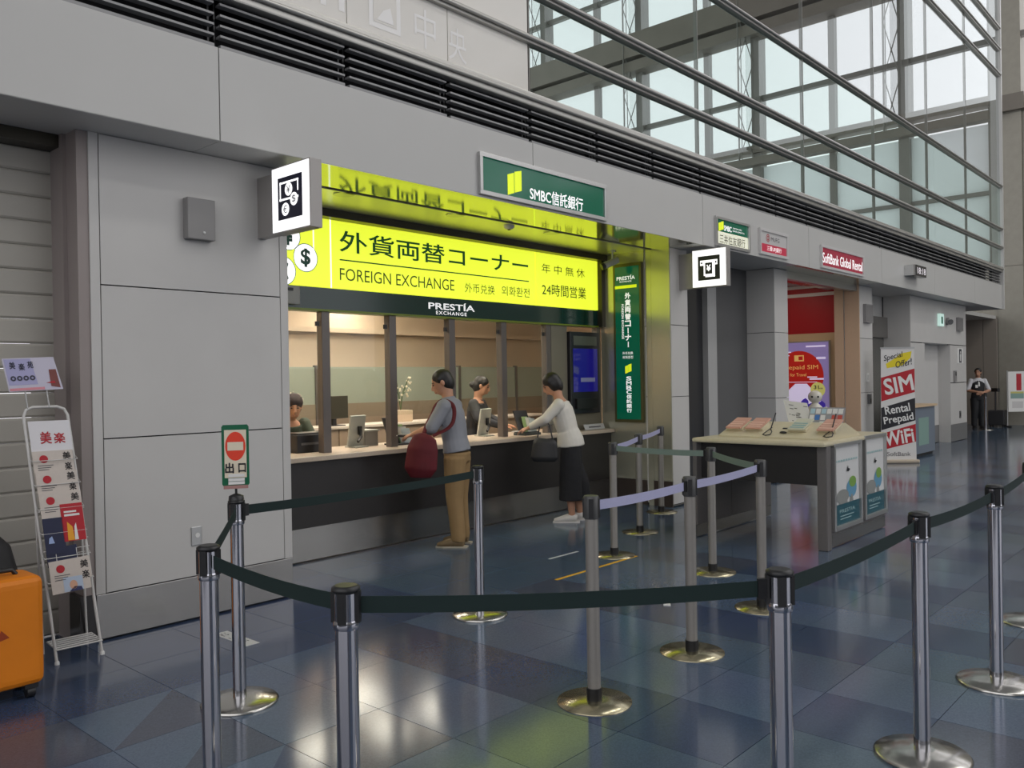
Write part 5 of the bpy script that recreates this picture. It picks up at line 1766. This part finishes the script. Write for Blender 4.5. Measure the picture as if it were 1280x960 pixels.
# --- clerk behind the glass
B = Body((7.16, 7.08, .01), math.radians(-62), 1.56, lean=.12, head_turn=.25, nod=.35)
clerk = thing('person', 'clerk with tied black hair and dark vest behind the counter glass', 'person', (7.16, 7.08, .01))
EL, WL = (-.22, .12, 1.06), (-.10, .36, .975)
ER, WR = (.22, .12, 1.06), (.10, .36, .975)
mb = MB()
B.head(mb)
B.torso(mb, 0, female=True)
B.arm(mb, -1, EL, WL, -.004)
B.arm(mb, 1, ER, WR, -.004)
B.hand(mb, -1, WL, (.1, .95, -.1), (-.1, .1, 1), .5)
B.hand(mb, 1, WR, (-.1, .95, -.1), (.1, .1, 1), .5)
for i in (0, 1):
    B.leg(mb, i, -.004)
    B.foot(mb, i, -.003)
fuse(mb, 'body', skin_m, clerk, .0085, 3)
B.face(clerk)
hair_cap(B, clerk, hair_m, .0, bun=True)
vest_m = mat('vest_black', (.016, .017, .019), .7, noise=.1, nscale=20)
mb = MB()
B.torso(mb, .014, .475, .80, True)
fuse(mb, 'vest', vest_m, clerk, .011, 3)
mb = MB()
B.arm(mb, -1, EL, WL, .016, .9)
B.arm(mb, 1, ER, WR, .016, .9)
mb.tube([B.T(.78), B.T(.83)], [(.10, .075), (.064, .062)], 14, side=B.rt)
fuse(mb, 'blouse', mat('blouse_dark', S(44, 46, 50), .7), clerk, .011, 3)
mb = MB()
for i in (0, 1):
    B.leg(mb, i, .012)
fuse(mb, 'trousers', vest_m, clerk, .012, 3)
shoes(B, clerk, black_pl, black_pl)

# --- second clerk with the dotted headscarf, at the left window
B = Body((4.66, 7.26, .01), math.radians(-100), 1.45, lean=.45, head_turn=-.3, nod=.3)
c2 = thing('person', 'clerk in dotted headscarf at the left end behind the counter glass', 'person', (4.66, 7.26, .01))
EL, WL = (-.23, .24, .92), (-.1, .46, .96)
ER, WR = (.23, .24, .92), (.1, .46, .96)
B.k *= 1.08
mb = MB()
B.head(mb)
B.torso(mb, 0, female=True)
B.arm(mb, -1, EL, WL, -.004)
B.arm(mb, 1, ER, WR, -.004)
B.hand(mb, -1, WL, (.1, .95, 0), (-.1, .1, 1), .5)
B.hand(mb, 1, WR, (-.1, .95, 0), (.1, .1, 1), .5)
for i in (0, 1):
    B.leg(mb, i, -.004)
    B.foot(mb, i, -.003)
fuse(mb, 'body', skin_m, c2, .0085, 3)
B.face(c2)
sc_m = mat('headscarf_dark', S(44, 28, 30), .7)
hs = hair_cap(B, c2, sc_m, .03, bun=True, g=.006, name='headscarf')
mb = MB()
for k in range(26):
    a, b = random.uniform(-1.9, 1.9), random.uniform(.1, 1.2)
    c, r, f, u = B.head_frame()
    d = r * (math.sin(a) * math.cos(b)) - f * (math.cos(a) * math.cos(b)) + u * math.sin(b)
    mb.ball(B.hp(0, -.024, .048) + Vector((d.dot(r) * .092 * B.k, 0, 0)) * 0 + r * d.dot(r) * .093 * B.k + f * d.dot(f) * .105 * B.k + u * d.dot(u) * .093 * B.k, .008, 6)
o = mb.build('scarf_dots', mat('dot_pale', S(200, 190, 180), .6), hs)
mb = MB()
B.torso(mb, .014, .475, .80, True)
B.arm(mb, -1, EL, WL, .016, .9)
B.arm(mb, 1, ER, WR, .016, .9)
fuse(mb, 'jacket', mat('jacket_olive', S(60, 70, 54), .7), c2, .011, 3)
mb = MB()
for i in (0, 1):
    B.leg(mb, i, .012)
fuse(mb, 'trousers', vest_m, c2, .012, 3)
shoes(B, c2, black_pl, black_pl)

# --- guard in the far alcove
B = Body((25.1, 5.86, 0), math.radians(208), 1.63, lean=.02, head_turn=-.5, nod=.08)
gd = thing('person', 'attendant in black vest with folded hands standing in the far alcove', 'person', (25.1, 5.86, 0))
EL, WL = (-.26, .06, 1.03), (-.04, .24, .96)
ER, WR = (.26, .06, 1.03), (.05, .26, .99)
mb = MB()
B.head(mb)
B.torso(mb, 0, female=True)
B.arm(mb, -1, EL, WL)
B.arm(mb, 1, ER, WR)
B.hand(mb, -1, WL, (.9, .3, -.1), (0, 1, .2), .6)
B.hand(mb, 1, WR, (-.9, .3, -.2), (0, 1, .2), .6)
for i in (0, 1):
    B.leg(mb, i)
    B.foot(mb, i)
fuse(mb, 'body', skin_m, gd, .0085, 3)
B.face(gd)
hair_cap(B, gd, hair_m, .0, bun=True)
mb = MB()
B.torso(mb, .014, .475, .79, True)
v = fuse(mb, 'vest', vest_m, gd, .012, 3)
MB().obox(B.T(.70, .06, .125), B.rt * .03, B.fw * .003, (0, 0, .04)).build('badge', white_print, v)
MB().tube([B.T(.80, 0, .06), B.T(.76, 0, .112), B.T(.70, 0, .13)], [(.014, .01), (.02, .012), (.024, .008)], 8, side=B.rt).build('scarf', white_print, v)
mb = MB()
B.arm(mb, -1, EL, WL, .014, .0)
B.arm(mb, 1, ER, WR, .014, .0)
mb.tube([B.T(.75), B.T(.80), B.T(.84)], [(.178, .108), (.15, .095), (.066, .064)], 16, side=B.rt)
fuse(mb, 'shirt', mat('shirt_white', S(206, 206, 208), .8), gd, .012, 3)
mb = MB()
B.torso(mb, .012, .475, .54, True)
for i in (0, 1):
    B.leg(mb, i, .012, wide=(.1, .09, .075, .068, .062))
fuse(mb, 'trousers', vest_m, gd, .012, 3)
shoes(B, gd, black_pl, black_pl)
dup(posts['A'], (24.75, 5.60, 0), label='distant chrome queue post beside the attendant in the alcove')
o = [q for q in bpy.data.objects if q.name.startswith('queue_post')][-1]
for q in list(o.children):
    if q.name.startswith('belt'):
        for g in list(q.children):
            bpy.data.objects.remove(g)
        bpy.data.objects.remove(q)
t = thing('luggage_trolley', 'dark suitcase with raised handle standing near the attendant', 'suitcase', (26.3, 5.62, 0))
box_obj('body', 26.1, 26.5, 5.45, 5.85, .05, .46, mat('case_charcoal', S(40, 40, 42), .5), t, .03)
MB().tube([(26.2, 5.68, .46), (26.2, 5.68, 1.0)], .02, 8).build('handle_tube', black_pl, t)
MB().obox((26.2, 5.68, 1.02), (.05, .09, 0), (-.03, .02, 0), (0, 0, .05)).build('handle_grip', black_pl, t, .01)
for x in (26.15, 26.45):
    for y in (5.5, 5.8):
        MB().tube([(x, y - .015, .025), (x, y + .015, .025)], .025, 12).build('wheel', black_pl, t)
efr = Fr((26.25, 5.42, 0), (_r.x, _r.y, 0))
t = thing('notice_easel', 'white notice board on feet with red strip and teal block, far right', 'sign', (26.25, 5.2, 0))
for u in (.02, .58):
    MB().tube([efr.p(u, .03, 0), efr.p(u, 1.55, 0)], .014, 8).build('post', alu, t)
    MB().tube([efr.p(u, .02, .18), efr.p(u, .02, -.18)], .018, 8).build('foot', black_pl, t)
MB().slab(efr, [(.04, .42), (.56, .42), (.56, 1.52), (.04, 1.52)], .02).build('board', white_print, t)
mb = MB()
mb.poly(rect(efr, .26, .40, 1.0, 1.46, .022), 0)
mb.poly(rect(efr, .1, .46, .78, .92, .022), 1)
mb.poly(rect(efr, .1, .46, .92, .97, .022), 2)
mb.poly(rect(efr, .14, .44, .52, .7, .022), 3)
mb.build('print', [red_print, mat('print_seafoam', S(130, 160, 150), .5), mat('print_straw', S(196, 190, 110), .5), grey_sign], t)
